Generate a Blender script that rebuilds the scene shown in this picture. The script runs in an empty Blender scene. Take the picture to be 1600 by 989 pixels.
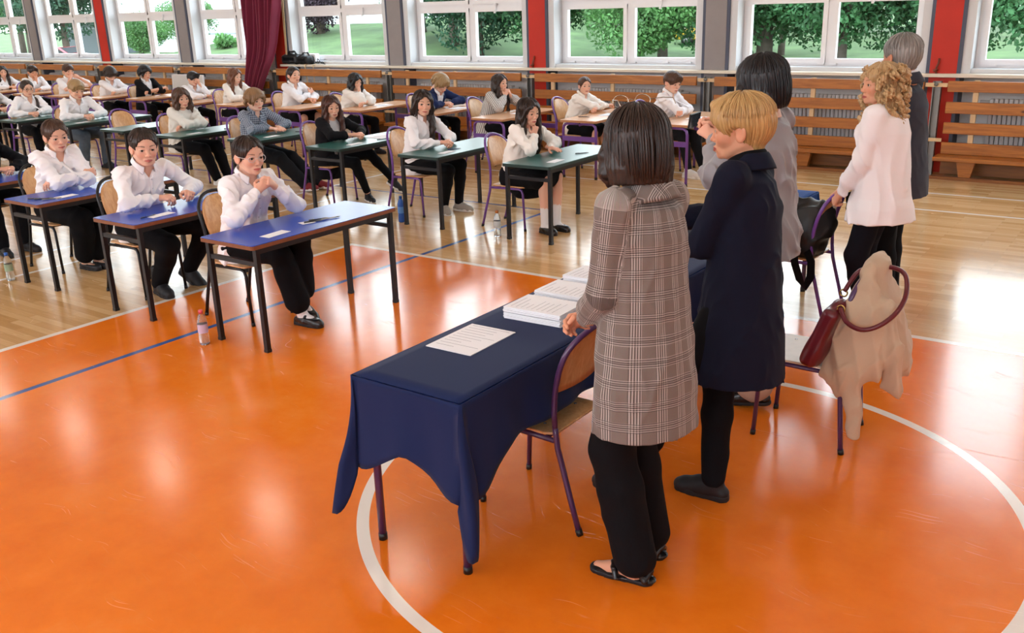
import bpy, bmesh, math, random, time
import numpy as np
from mathutils import Vector, Matrix
T0 = time.time()
rng = np.random.RandomState(7)
random.seed(7)
SC = bpy.context.scene
COL = SC.collection
f32 = np.float32

def V3(*a): return np.array(a, float)
def nrm(v):
    v = np.asarray(v, float); return v/(np.linalg.norm(v)+1e-12)
def rotz(a):
    c, s = math.cos(a), math.sin(a); return np.array([[c,-s,0],[s,c,0],[0,0,1.]])
def roty(a):
    c, s = math.cos(a), math.sin(a); return np.array([[c,0,s],[0,1,0],[-s,0,c]])
def rotx(a):
    c, s = math.cos(a), math.sin(a); return np.array([[1,0,0],[0,c,-s],[0,s,c]])
rad = math.radians

# ------------------------------------------------------------------ objects
def empty(name, loc, rz=0, label=None, cat=None, group=None):
    o = bpy.data.objects.new(name, None); COL.objects.link(o)
    o.location = loc; o.rotation_euler = (0, 0, rz); o.empty_display_size = .1
    tag(o, label, cat, group); return o
def tag(o, label=None, cat=None, group=None, kind=None):
    if label: o['label'] = label
    if cat: o['category'] = cat
    if group: o['group'] = group
    if kind: o['kind'] = kind
    return o
def copy_tree(o, parent=None):
    c = o.copy(); COL.objects.link(c)
    if parent: c.parent = parent
    for ch in o.children: copy_tree(ch, c)
    return c
def link_mesh(name, me, parent=None):
    o = bpy.data.objects.new(name, me); COL.objects.link(o)
    if parent: o.parent = parent
    return o
def np_mesh(name, v, quads, mats, parent=None, smooth=True, midx=None, tris=None, attrs=None):
    """mesh object from numpy arrays; quads (n,4), tris (m,3)"""
    me = bpy.data.meshes.new(name)
    v = np.asarray(v, f32); me.vertices.add(len(v)); me.vertices.foreach_set('co', v.ravel())
    q = np.asarray(quads, np.int32).reshape(-1, 4) if quads is not None else np.zeros((0,4), np.int32)
    t = np.asarray(tris, np.int32).reshape(-1, 3) if tris is not None else np.zeros((0,3), np.int32)
    nl = q.size+t.size; me.loops.add(nl)
    me.loops.foreach_set('vertex_index', np.concatenate([q.ravel(), t.ravel()]).astype(np.int32))
    me.polygons.add(len(q)+len(t))
    st = np.concatenate([np.arange(len(q))*4, q.size+np.arange(len(t))*3]).astype(np.int32)
    me.polygons.foreach_set('loop_start', st)
    try: me.polygons.foreach_set('loop_total', np.concatenate([np.full(len(q),4), np.full(len(t),3)]).astype(np.int32))
    except Exception: pass
    me.polygons.foreach_set('use_smooth', np.full(len(q)+len(t), smooth))
    if midx is not None: me.polygons.foreach_set('material_index', np.asarray(midx, np.int32))
    for m in (mats if isinstance(mats, (list, tuple)) else [mats]): me.materials.append(m)
    if attrs:
        for k, a in attrs.items():
            if a.shape[1] == 4:
                at_ = me.attributes.new(k, 'FLOAT_COLOR', 'POINT'); at_.data.foreach_set('color', a.astype(f32).ravel())
            else:
                at_ = me.attributes.new(k, 'FLOAT_VECTOR', 'POINT'); at_.data.foreach_set('vector', a.astype(f32).ravel())
    me.update(calc_edges=True); me.validate()
    return link_mesh(name, me, parent)

class MB:
    """collects boxes, tubes and sheets, then links them as ONE mesh object"""
    def __init__(s): s.v=[]; s.f=[]; s.sm=[]
    def add(s, v, f, smooth=False):
        b=len(s.v); s.v += [tuple(map(float,x)) for x in v]
        s.f += [tuple(i+b for i in q) for q in f]; s.sm += [smooth]*len(f); return s
    def box(s, c, d, R=None, bev=0.0):
        c=np.array(c,float); h=np.array(d,float)/2
        if bev<=0:
            vs=[c+(R@(h*np.array(k)) if R is not None else h*np.array(k)) for k in ((-1,-1,-1),(1,-1,-1),(1,1,-1),(-1,1,-1),(-1,-1,1),(1,-1,1),(1,1,1),(-1,1,1))]
            return s.add(vs,[(0,3,2,1),(4,5,6,7),(0,1,5,4),(1,2,6,5),(2,3,7,6),(3,0,4,7)])
        b=min(bev,min(h)*.95)
        bm=bmesh.new(); bmesh.ops.create_cube(bm,size=1)
        for v in bm.verts: v.co=Vector((v.co.x*d[0],v.co.y*d[1],v.co.z*d[2]))
        bmesh.ops.bevel(bm,geom=list(bm.edges),offset=b,segments=2,profile=.5,affect='EDGES')
        bm.verts.ensure_lookup_table(); bm.verts.index_update()
        vs=[np.array(v.co) for v in bm.verts]; vs=[c+(R@v if R is not None else v) for v in vs]
        fs=[[l.vert.index for l in f.loops] for f in bm.faces]; bm.free()
        return s.add(vs,fs,False)
    def b2(s, lo, hi, bev=0.0):
        lo=np.array(lo,float); hi=np.array(hi,float); return s.box((lo+hi)/2,np.abs(hi-lo),bev=bev)
    def tube(s, pts, r, n=8, cap=True, closed=False):
        P=[np.array(p,float) for p in pts]; k=len(P)
        rs=[r]*k if np.isscalar(r) else list(r)
        t0=nrm(P[1]-P[0]); up=np.array((0,0,1.)) if abs(t0[2])<.9 else np.array((1.,0,0))
        a=nrm(np.cross(t0,up)); vs=[]
        for i in range(k):
            if closed: t=nrm(P[(i+1)%k]-P[i-1])
            else: t=nrm(P[min(i+1,k-1)]-P[max(i-1,0)])
            a=nrm(a-t*np.dot(a,t)); b=np.cross(t,a)
            for j in range(n):
                th=2*math.pi*j/n; vs.append(P[i]+rs[i]*(math.cos(th)*a+math.sin(th)*b))
        fs=[]
        for i in range(k if closed else k-1):
            i2=(i+1)%k
            for j in range(n):
                fs.append((i*n+j,i*n+(j+1)%n,i2*n+(j+1)%n,i2*n+j))
        if cap and not closed: fs.append(tuple(range(n-1,-1,-1))); fs.append(tuple((k-1)*n+j for j in range(n)))
        return s.add(vs,fs,True)
    def lathe(s, prof, c=(0,0,0), n=20, cap=True):
        c=np.array(c,float); vs=[]; k=len(prof)
        for (r,z) in prof:
            for j in range(n):
                th=2*math.pi*j/n; vs.append(c+np.array((r*math.cos(th),r*math.sin(th),z)))
        fs=[(i*n+j,i*n+(j+1)%n,(i+1)*n+(j+1)%n,(i+1)*n+j) for i in range(k-1) for j in range(n)]
        if cap: fs.append(tuple(range(n-1,-1,-1))); fs.append(tuple((k-1)*n+j for j in range(n)))
        return s.add(vs,fs,True)
    def prism(s, poly, z0, z1, M=None):
        """extrude a 2D polygon (x,y) from z0 to z1; M maps to place"""
        n=len(poly); vs=[(x,y,z0) for x,y in poly]+[(x,y,z1) for x,y in poly]
        if M is not None: vs=[M@np.array(v,float) for v in vs]
        fs=[tuple(range(n-1,-1,-1)),tuple(range(n,2*n))]+[(i,(i+1)%n,n+(i+1)%n,n+i) for i in range(n)]
        return s.add(vs,fs)
    def build(s, name, m, parent=None, xf=None):
        me=bpy.data.meshes.new(name)
        v=s.v if xf is None else [tuple(xf@np.array(x)) for x in s.v]
        me.from_pydata(v,[],s.f); me.polygons.foreach_set('use_smooth',s.sm)
        for x in (m if isinstance(m,(list,tuple)) else [m]): me.materials.append(x)
        me.update()
        return link_mesh(name,me,parent)

# ------------------------------------------------------------------ signed distance modelling
class Grid:
    def __init__(s, lo, hi, h):
        s.lo=np.array(lo,float); s.h=h
        s.n=np.maximum(4,np.ceil((np.array(hi,float)-s.lo)/h).astype(int)+1)
        s.F=np.full(s.n,.08,f32)
        s.ax=[(s.lo[i]+h*np.arange(s.n[i])).astype(f32) for i in range(3)]
    def _slice(s, lo, hi):
        a=np.clip(np.floor((np.array(lo)-s.lo)/s.h).astype(int),0,s.n-1)
        b=np.clip(np.ceil((np.array(hi)-s.lo)/s.h).astype(int)+1,1,s.n)
        return tuple(slice(int(x),int(max(y,x+1))) for x,y in zip(a,b))
    def pts(s, sl): return np.meshgrid(*[s.ax[i][sl[i]] for i in range(3)],indexing='ij',sparse=True)
    def put(s, fn, lo, hi, k=.01, mode='u'):
        m=max(k,.02)+.02
        sl=s._slice(np.array(lo)-m,np.array(hi)+m); X,Y,Z=s.pts(sl)
        d=fn(X,Y,Z).astype(f32); F=s.F[sl]
        if mode=='u':
            if k<=0: s.F[sl]=np.minimum(F,d)
            else:
                h=np.maximum(k-np.abs(F-d),0)/k; s.F[sl]=np.minimum(F,d)-h*h*k*.25
        elif mode=='s':
            d=-d
            if k<=0: s.F[sl]=np.maximum(F,d)
            else:
                h=np.maximum(k-np.abs(F-d),0)/k; s.F[sl]=np.maximum(F,d)+h*h*k*.25
        return s
    def cap(s, a, b, r1, r2=None, k=.01, mode='u', flat=None):
        """rounded cone; flat=(axis vector, factor) squashes the section along an axis"""
        a=np.array(a,float); b=np.array(b,float); r2=r1 if r2 is None else r2; R=max(r1,r2)
        ba=b-a; L2=float(ba@ba)+1e-12
        if flat is not None: n=nrm(flat[0]); q=flat[1]
        def fn(X,Y,Z):
            x,y,z=X-a[0],Y-a[1],Z-a[2]
            t=np.clip((x*ba[0]+y*ba[1]+z*ba[2])/L2,0,1)
            dx,dy,dz=x-t*ba[0],y-t*ba[1],z-t*ba[2]
            d2=dx*dx+dy*dy+dz*dz
            if flat is not None:
                e=dx*n[0]+dy*n[1]+dz*n[2]; d2=d2+e*e*(1/(q*q)-1)
                return (np.sqrt(d2)-(r1+(r2-r1)*t))*min(1,.5+.5*q)
            return np.sqrt(d2)-(r1+(r2-r1)*t)
        return s.put(fn,np.minimum(a,b)-R,np.maximum(a,b)+R,k,mode)
    def ell(s, c, r, R=None, k=.01, mode='u'):
        c=np.array(c,float); r=np.array(r,float); mx=r.max()
        def fn(X,Y,Z):
            x,y,z=X-c[0],Y-c[1],Z-c[2]
            if R is not None:
                M=R.T; x,y,z=(M[0,0]*x+M[0,1]*y+M[0,2]*z, M[1,0]*x+M[1,1]*y+M[1,2]*z, M[2,0]*x+M[2,1]*y+M[2,2]*z)
            k0=np.sqrt((x/r[0])**2+(y/r[1])**2+(z/r[2])**2); k1=np.sqrt((x/r[0]**2)**2+(y/r[1]**2)**2+(z/r[2]**2)**2)+1e-6
            return k0*(k0-1)/k1
        e=mx if R is not None else r
        return s.put(fn,c-e,c+e,k,mode)
    def box(s, c, hd, R=None, rr=.004, k=.01, mode='u'):
        c=np.array(c,float); hd=np.array(hd,float); mx=np.linalg.norm(hd)
        def fn(X,Y,Z):
            x,y,z=X-c[0],Y-c[1],Z-c[2]
            if R is not None:
                M=R.T; x,y,z=(M[0,0]*x+M[0,1]*y+M[0,2]*z, M[1,0]*x+M[1,1]*y+M[1,2]*z, M[2,0]*x+M[2,1]*y+M[2,2]*z)
            qx,qy,qz=np.abs(x)-hd[0]+rr,np.abs(y)-hd[1]+rr,np.abs(z)-hd[2]+rr
            return np.sqrt(np.maximum(qx,0)**2+np.maximum(qy,0)**2+np.maximum(qz,0)**2)+np.minimum(np.maximum(qx,np.maximum(qy,qz)),0)-rr
        return s.put(fn,c-mx,c+mx,k,mode)
    def path(s, pts, rs, k=.01, mode='u', flat=None):
        for i in range(len(pts)-1):
            s.cap(pts[i],pts[i+1],rs[i],rs[i+1],k,mode,flat)
        return s
    def stack(s, o, Xa, Ya, Za, sec, k=.02, mode='u', sq=2.0):
        """elliptical loft: sec rows (t, half depth along Xa, half width along Ya, offset along Xa); Za is the axis"""
        o=np.array(o,float); sec=np.array(sec,float); T=sec[:,0]
        ext=[]
        for t,b,a,off in sec:
            for sx in (-1,1):
                for sy in (-1,1): ext.append(o+Za*t+Xa*(off+sx*b)+Ya*sy*a)
        ext=np.array(ext)
        def fn(X,Y,Z):
            x,y,z=X-o[0],Y-o[1],Z-o[2]
            t=x*Za[0]+y*Za[1]+z*Za[2]; u=x*Xa[0]+y*Xa[1]+z*Xa[2]; w=x*Ya[0]+y*Ya[1]+z*Ya[2]
            tc=np.clip(t,T[0],T[-1])
            b=np.interp(tc,T,sec[:,1]); a=np.interp(tc,T,sec[:,2]); of=np.interp(tc,T,sec[:,3])
            u=u-of
            k0=((np.abs(u)/b)**sq+(np.abs(w)/a)**sq)**(1/sq)
            k1=np.sqrt((u/b**2)**2+(w/a**2)**2)+1e-4
            d=np.where(k0>.2,k0*(k0-1)/k1,-np.minimum(a,b))
            e=np.abs(t-tc); 
            return np.where(e>0,np.sqrt(np.maximum(d,0)**2+e*e)+np.minimum(np.maximum(d,e),0)*0,d)
        return s.put(fn,ext.min(0),ext.max(0),k,mode)
    def half(s, p, n, k=0.0):
        """keep the side where (x-p).n < 0"""
        p=np.array(p,float); n=nrm(n)
        X,Y,Z=s.pts((slice(None),)*3)
        d=((X-p[0])*n[0]+(Y-p[1])*n[1]+(Z-p[2])*n[2]).astype(f32)
        if k<=0: s.F=np.maximum(s.F,d)
        else:
            h=np.maximum(k-np.abs(s.F-d),0)/k; s.F=np.maximum(s.F,d)+h*h*k*.25
        return s
    def wrinkle(s, amp, wl=.09, seed=0, run=(0,0,1), cross=.35):
        """creased folds that run along the direction given, in patches"""
        r=np.random.RandomState(seed); idx=np.nonzero(np.abs(s.F)<.035)
        P=np.stack([s.ax[i][idx[i]] for i in range(3)],1).astype(float)
        u=nrm(run); a=nrm(np.cross(u,(.3,.8,.53))); b=np.cross(u,a); n=np.zeros(len(P)); w0=2*math.pi/wl
        pu,pa,pb=P@u,P@a,P@b
        warp=np.sin(w0*.31*pa+w0*.22*pu+r.rand()*6)+np.sin(w0*.27*pb-w0*.18*pu+r.rand()*6)
        for i in range(3):
            th=r.rand()*6.3; c=cross*(r.rand()*2-1); w=w0*(.7+.6*r.rand())
            ph=w*(math.cos(th)*pa+math.sin(th)*pb+c*pu)+1.2*warp+r.rand()*6
            m=.5+.5*np.sin(w0*.33*(math.sin(th)*pa-math.cos(th)*pb)+w0*.25*pu+r.rand()*6)
            n+=m*m*(1-np.abs(np.sin(ph*.5))**.75)*1.6
        s.F[idx]-=(amp*(n-1.0)).astype(f32); return s
    def disp(s, fn, band=.03):
        idx=np.nonzero(np.abs(s.F)<band)
        s.F[idx]-=fn(s.ax[0][idx[0]],s.ax[1][idx[1]],s.ax[2][idx[2]]).astype(f32); return s
    def mesh(s):
        F=s.F; F[0],F[-1]=np.maximum(F[0],1e-3),np.maximum(F[-1],1e-3)
        F[:,0]=np.maximum(F[:,0],1e-3); F[:,-1]=np.maximum(F[:,-1],1e-3); F[:,:,0]=np.maximum(F[:,:,0],1e-3); F[:,:,-1]=np.maximum(F[:,:,-1],1e-3)
        S=F<0
        c=np.zeros(np.array(F.shape)-1,np.int8)
        for i in (0,1):
            for j in (0,1):
                for k in (0,1): c+=S[i:F.shape[0]-1+i,j:F.shape[1]-1+j,k:F.shape[2]-1+k]
        act=(c>0)&(c<8); I=np.nonzero(act); n=len(I[0])
        if n==0: return np.zeros((0,3)),np.zeros((0,4),int)
        C={}
        for i in (0,1):
            for j in (0,1):
                for k in (0,1): C[i,j,k]=F[I[0]+i,I[1]+j,I[2]+k]
        P=np.zeros((n,3)); W=np.zeros(n)
        for ax in range(3):
            for u in (0,1):
                for w in (0,1):
                    o=[0,0,0]; q=[x for x in range(3) if x!=ax]; o[q[0]]=u; o[q[1]]=w
                    e=list(o); e[ax]=1
                    a,b=C[tuple(o)],C[tuple(e)]; m=(a<0)!=(b<0)
                    t=np.where(m,a/(np.where(m,a-b,1)),0)
                    pt=np.tile(np.array(o,float),(n,1)); pt[:,ax]=t
                    P+=pt*m[:,None]; W+=m
        P/=W[:,None]
        v=s.lo+s.h*(np.stack(I,1)+P)
        ix=np.full(act.shape,-1,np.int32); ix[I]=np.arange(n)
        Q=[]
        for ax in range(3):
            sl0=[slice(1,-1)]*3; sl0[ax]=slice(0,-1); sl1=[slice(1,-1)]*3; sl1[ax]=slice(1,None)
            A=S[tuple(sl0)]; B=S[tuple(sl1)]; E=np.nonzero(A!=B)
            g=[E[0].copy(),E[1].copy(),E[2].copy()]
            for q in range(3):
                if q!=ax: g[q]=g[q]+1
            q1,q2=[(1,2),(2,0),(0,1)][ax]
            def cell(d1,d2):
                h=[g[0].copy(),g[1].copy(),g[2].copy()]; h[q1]=h[q1]-d1; h[q2]=h[q2]-d2
                return ix[h[0],h[1],h[2]]
            quad=np.stack([cell(1,1),cell(0,1),cell(0,0),cell(1,0)],1)
            fl=~A[E]; quad[fl]=quad[fl][:,::-1]
            Q.append(quad)
        Q=np.concatenate(Q); Q=Q[(Q>=0).all(1)]
        return v,Q
def relax(v, q, n=1, lam=.5):
    for _ in range(n):
        acc=np.zeros_like(v); cnt=np.zeros(len(v))
        for a,b in ((0,1),(1,2),(2,3),(3,0)):
            np.add.at(acc,q[:,a],v[q[:,b]]); np.add.at(cnt,q[:,a],1)
            np.add.at(acc,q[:,b],v[q[:,a]]); np.add.at(cnt,q[:,b],1)
        v=v+lam*(acc/np.maximum(cnt,1)[:,None]-v)
    return v
# ------------------------------------------------------------------ materials
def srgb(r,g=None,b=None):
    if g is None:
        h=r.lstrip('#'); r,g,b=[int(h[i:i+2],16)/255 for i in (0,2,4)]
    f=lambda c: c/12.92 if c<=.04045 else ((c+.055)/1.055)**2.4
    return (f(r),f(g),f(b),1)
class NT:
    def __init__(s,m): s.t=m.node_tree; s.n=s.t.nodes; s.l=s.t.links
    def new(s,ty,**k):
        n=s.n.new(ty)
        for a,b in k.items():
            if a=='inp':
                for i,v in b.items(): n.inputs[i].default_value=v
            else: setattr(n,a,b)
        return n
    def link(s,a,b): s.l.new(a,b)
    def math(s,op,a,b=None,c=None):
        n=s.new('ShaderNodeMath',operation=op)
        for i,x in enumerate((a,b,c)):
            if x is None: continue
            if isinstance(x,(int,float)): n.inputs[i].default_value=x
            else: s.link(x,n.inputs[i])
        return n.outputs[0]
    def mix(s,fac,a,b,blend='MIX'):
        n=s.new('ShaderNodeMix',data_type='RGBA',blend_type=blend)
        for i,x in ((0,fac),(6,a),(7,b)):
            if isinstance(x,(int,float)): n.inputs[i].default_value=x
            elif isinstance(x,tuple): n.inputs[i].default_value=x
            else: s.link(x,n.inputs[i])
        return n.outputs[2]
    def noise(s,vec,scale,detail=3,rough=.5,dist=0):
        n=s.new('ShaderNodeTexNoise'); n.inputs['Scale'].default_value=scale; n.inputs['Detail'].default_value=detail
        n.inputs['Roughness'].default_value=rough; n.inputs['Distortion'].default_value=dist
        if vec is not None: s.link(vec,n.inputs['Vector'])
        return n
    def mapping(s,vec,scale=(1,1,1),rot=(0,0,0),loc=(0,0,0)):
        n=s.new('ShaderNodeMapping'); n.inputs['Scale'].default_value=scale; n.inputs['Rotation'].default_value=rot; n.inputs['Location'].default_value=loc
        s.link(vec,n.inputs['Vector']); return n.outputs[0]
    def ramp(s,fac,stops,interp='LINEAR'):
        n=s.new('ShaderNodeValToRGB'); n.color_ramp.interpolation=interp
        e=n.color_ramp.elements
        while len(e)<len(stops): e.new(.5)
        for i,(p,c) in enumerate(stops): e[i].position=p; e[i].color=c if len(c)==4 else (*c,1)
        s.link(fac,n.inputs[0]); return n.outputs[0]
MATS={}
def pmat(name, color, rough=.5, metal=0, spec=.5, bump=0, bscale=200, vary=0, vscale=6, coat=0, sss=0, sheen=0, trans=0, ior=1.45, emit=None, es=0, stretch=(1,1,1), bdist=.002):
    if name in MATS: return MATS[name]
    m=bpy.data.materials.new(name); m.use_nodes=True; MATS[name]=m
    t=NT(m); p=t.n['Principled BSDF']
    p.inputs['Base Color'].default_value=color; p.inputs['Roughness'].default_value=rough; p.inputs['Metallic'].default_value=metal
    p.inputs['Specular IOR Level'].default_value=spec; p.inputs['Coat Weight'].default_value=coat; p.inputs['IOR'].default_value=ior
    p.inputs['Coat Roughness'].default_value=.08
    if sss: p.inputs['Subsurface Weight'].default_value=sss; p.inputs['Subsurface Radius'].default_value=(.012,.005,.003); p.inputs['Subsurface Scale'].default_value=1
    if sheen: p.inputs['Sheen Weight'].default_value=sheen
    if trans: p.inputs['Transmission Weight'].default_value=trans
    if emit: p.inputs['Emission Color'].default_value=emit; p.inputs['Emission Strength'].default_value=es
    if bump or vary:
        tc=t.new('ShaderNodeTexCoord'); vec=tc.outputs['Object']
        if stretch!=(1,1,1): vec=t.mapping(vec,stretch)
        if bump:
            n=t.noise(vec,bscale,4,.6); b=t.new('ShaderNodeBump'); b.inputs['Strength'].default_value=bump; b.inputs['Distance'].default_value=bdist
            t.link(n.outputs['Fac'],b.inputs['Height']); t.link(b.outputs[0],p.inputs['Normal'])
        if vary:
            n=t.noise(vec,vscale,4,.55)
            lo=tuple(c*(1-vary) for c in color[:3])+(1,); hi=tuple(min(1,c*(1+vary)) for c in color[:3])+(1,)
            t.link(t.ramp(n.outputs['Fac'],[(.3,lo),(.7,hi)]),p.inputs['Base Color'])
    return m
def wood(name, c1, c2, scale=1.0, axis='X', rough=.4, knots=True, coat=0):
    if name in MATS: return MATS[name]
    m=bpy.data.materials.new(name); m.use_nodes=True; MATS[name]=m; t=NT(m); p=t.n['Principled BSDF']
    tc=t.new('ShaderNodeTexCoord'); oi=t.new('ShaderNodeObjectInfo')
    st={'X':(.6,9,9),'Y':(9,.6,9),'Z':(9,9,.6)}[axis]
    vec=t.new('ShaderNodeVectorMath',operation='ADD'); t.link(tc.outputs['Object'],vec.inputs[0]); t.link(oi.outputs['Random'],vec.inputs[1])
    v=t.mapping(vec.outputs[0],tuple(a*scale for a in st))
    n=t.noise(v,2.2,5,.6,1.2); n2=t.noise(v,11,3,.6)
    f=t.math('ADD',t.math('MULTIPLY',n.outputs['Fac'],.75),t.math('MULTIPLY',n2.outputs['Fac'],.25))
    col=t.ramp(f,[(.3,c1),(.62,c2)])
    if knots:
        vo=t.new('ShaderNodeTexVoronoi'); vo.inputs['Scale'].default_value=2.6*scale
        st2={'X':(.8,2.2,2.2),'Y':(2.2,.8,2.2),'Z':(2.2,2.2,.8)}[axis]
        t.link(t.mapping(vec.outputs[0],st2),vo.inputs['Vector'])
        k=t.ramp(vo.outputs['Distance'],[(.05,(0,0,0,1)),(.11,(1,1,1,1))])
        col=t.mix(k,tuple(c*.35 for c in c1[:3])+(1,),col)
    t.link(col,p.inputs['Base Color']); p.inputs['Roughness'].default_value=rough; p.inputs['Coat Weight'].default_value=coat
    b=t.new('ShaderNodeBump'); b.inputs['Strength'].default_value=.15; b.inputs['Distance'].default_value=.002
    t.link(n2.outputs['Fac'],b.inputs['Height']); t.link(b.outputs[0],p.inputs['Normal'])
    return m
def floor_mat():
    m=bpy.data.materials.new('sports_floor'); m.use_nodes=True; t=NT(m); p=t.n['Principled BSDF']
    g=t.new('ShaderNodeNewGeometry'); sep=t.new('ShaderNodeSeparateXYZ'); t.link(g.outputs['Position'],sep.inputs[0])
    X,Y=sep.outputs[0],sep.outputs[1]; P=g.outputs['Position']
    # parquet strips running along x
    br=t.new('ShaderNodeTexBrick'); br.offset=.37; br.inputs['Scale'].default_value=1
    br.inputs['Brick Width'].default_value=.55; br.inputs['Row Height'].default_value=.07; br.inputs['Mortar Size'].default_value=.0012
    br.inputs['Color1'].default_value=(0,0,0,1); br.inputs['Color2'].default_value=(1,1,1,1); br.inputs['Mortar'].default_value=(.5,.5,.5,1); br.inputs['Bias'].default_value=0
    t.link(P,br.inputs['Vector'])
    gr=t.noise(t.mapping(P,(1.5,28,1)),3,5,.6,.6)
    f=t.math('ADD',t.math('MULTIPLY',br.outputs['Color'],.5),t.math('MULTIPLY',gr.outputs['Fac'],.5))
    wd=t.ramp(f,[(.15,srgb('#b98d58')),(.5,srgb('#d0a671')),(.85,srgb('#ddb98a'))])
    wd=t.mix(t.math('MULTIPLY',br.outputs['Fac'],.5),wd,srgb('#7c5a35'))
    # painted court
    big=t.noise(P,.55,3,.55); sm=t.noise(P,5,5,.65)
    pf=t.math('ADD',t.math('MULTIPLY',big.outputs['Fac'],.6),t.math('MULTIPLY',sm.outputs['Fac'],.4))
    org=t.ramp(pf,[(.3,srgb('#df6c10')),(.55,srgb('#ec7d1e')),(.75,srgb('#f1913c'))])
    # scuffs: thin stretched noise lines in two directions
    def scuff(rot,sc,th,st=(1,16,1)):
        w=t.noise(P,1.2,2,.5); vv=t.new('ShaderNodeVectorMath',operation='MULTIPLY_ADD'); t.link(w.outputs['Color'],vv.inputs[0]); vv.inputs[1].default_value=(.7,.7,0); t.link(P,vv.inputs[2])
        n=t.noise(t.mapping(vv.outputs[0],st,(0,0,rot)),sc,2,.5)
        gate=t.noise(P,1.7+rot,2,.5)
        a=t.ramp(n.outputs['Fac'],[(th,(0,0,0,1)),(th+.015,(1,1,1,1))]); b=t.ramp(gate.outputs['Fac'],[(.5,(0,0,0,1)),(.62,(1,1,1,1))])
        return t.math('MULTIPLY',a,b)
    s1=scuff(.5,2.6,.665,(.8,30,1)); s2=scuff(2.1,3.1,.675,(.8,34,1)); s3=scuff(1.2,1.6,.68,(.8,60,1))
    sc=t.math('MINIMUM',t.math('ADD',t.math('ADD',s1,s2),s3),1)
    org=t.mix(t.math('MULTIPLY',sc,.22),org,srgb('#f0a066'))
    inx=t.math('GREATER_THAN',X,-6.25); iny=t.math('LESS_THAN',Y,6.04); court=t.math('MULTIPLY',inx,iny)
    col=t.mix(court,wd,org)
    white=srgb('#ece4da'); blue=srgb('#3c5c94'); dark=srgb('#2c4f8a')
    def band(v,c,w): return t.math('LESS_THAN',t.math('ABSOLUTE',t.math('SUBTRACT',v,c)),w)
    def AND(*a):
        r=a[0]
        for b in a[1:]: r=t.math('MULTIPLY',r,b)
        return r
    lt=lambda v,c: t.math('LESS_THAN',v,c); gt=lambda v,c: t.math('GREATER_THAN',v,c)
    col=t.mix(AND(band(X,-5.41,.025),lt(Y,8.16)),col,blue)
    col=t.mix(AND(band(Y,8.15,.02),lt(X,-5.3)),col,dark)
    for m_ in (AND(band(X,-6.25,.028),lt(Y,6.06)),AND(band(Y,6.04,.028),gt(X,-6.27)),band(Y,10.835,.025),AND(band(Y,9.945,.025),gt(X,-9)),AND(band(X,-8.66,.025),lt(Y,9.9)),AND(band(X,-8.05,.025),lt(Y,7.5)),AND(band(X,-12.2,.025),lt(Y,9.9))):
        col=t.mix(m_,col,white)
    rr=t.math('SQRT',t.math('ADD',t.math('POWER',t.math('ADD',X,1.605),2),t.math('POWER',t.math('SUBTRACT',Y,3.443),2)))
    col=t.mix(band(rr,1.418,.027),col,white)
    t.link(col,p.inputs['Base Color'])
    ro=t.math('ADD',t.math('MULTIPLY',sc,.14),t.math('ADD',t.math('MULTIPLY',sm.outputs['Fac'],.09),.11))
    t.link(ro,p.inputs['Roughness']); p.inputs['Specular IOR Level'].default_value=.5
    b=t.new('ShaderNodeBump'); b.inputs['Strength'].default_value=.25; b.inputs['Distance'].default_value=.002
    h=t.math('ADD',t.math('MULTIPLY',sc,.6),t.math('MULTIPLY',big.outputs['Fac'],1.5)); t.link(h,b.inputs['Height']); t.link(b.outputs[0],p.inputs['Normal'])
    return m
def plaid_mat():
    m=bpy.data.materials.new('checked_tweed'); m.use_nodes=True; t=NT(m); p=t.n['Principled BSDF']
    a=t.new('ShaderNodeAttribute'); a.attribute_name='cloth_uv'; sep=t.new('ShaderNodeSeparateXYZ'); t.link(a.outputs['Vector'],sep.inputs[0])
    U,V=sep.outputs[0],sep.outputs[1]
    P_=.076
    def fr(v,p_,o=0): return t.math('FRACT',t.math('ADD',t.math('DIVIDE',v,p_),o))
    lt=lambda v,c: t.math('LESS_THAN',v,c)
    fine_u=lt(fr(U,.0075),.5); fine_v=lt(fr(V,.0075),.5)
    bu=lt(fr(U,P_),.46); bv=lt(fr(V,P_),.46)
    c0=srgb('#70655f'); lite=srgb('#bdb6b0'); dk=srgb('#2c2727')
    col=t.mix(t.math('MULTIPLY',fine_u,t.math('MULTIPLY',bu,.65)),c0,lite)
    col=t.mix(t.math('MULTIPLY',t.math('SUBTRACT',1,fine_u),t.math('MULTIPLY',bu,.5)),col,dk)
    col=t.mix(t.math('MULTIPLY',fine_v,t.math('MULTIPLY',bv,.4)),col,lite)
    col=t.mix(t.math('MULTIPLY',t.math('SUBTRACT',1,fine_v),t.math('MULTIPLY',bv,.55)),col,dk)
    for v in (U,V):
        col=t.mix(t.math('MULTIPLY',t.math('LESS_THAN',t.math('ABSOLUTE',t.math('SUBTRACT',fr(v,P_,.27),.5)),.035),  .42 if v is V else .22),col,srgb('#3a2c2c'))
    n=t.noise(a.outputs['Vector'],420,3,.6); col=t.mix(.25,col,n.outputs['Color'],'OVERLAY')
    t.link(col,p.inputs['Base Color']); p.inputs['Roughness'].default_value=.85; p.inputs['Sheen Weight'].default_value=.15
    b=t.new('ShaderNodeBump'); b.inputs['Strength'].default_value=.3; b.inputs['Distance'].default_value=.001; t.link(n.outputs['Fac'],b.inputs['Height']); t.link(b.outputs[0],p.inputs['Normal'])
    return m
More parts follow.
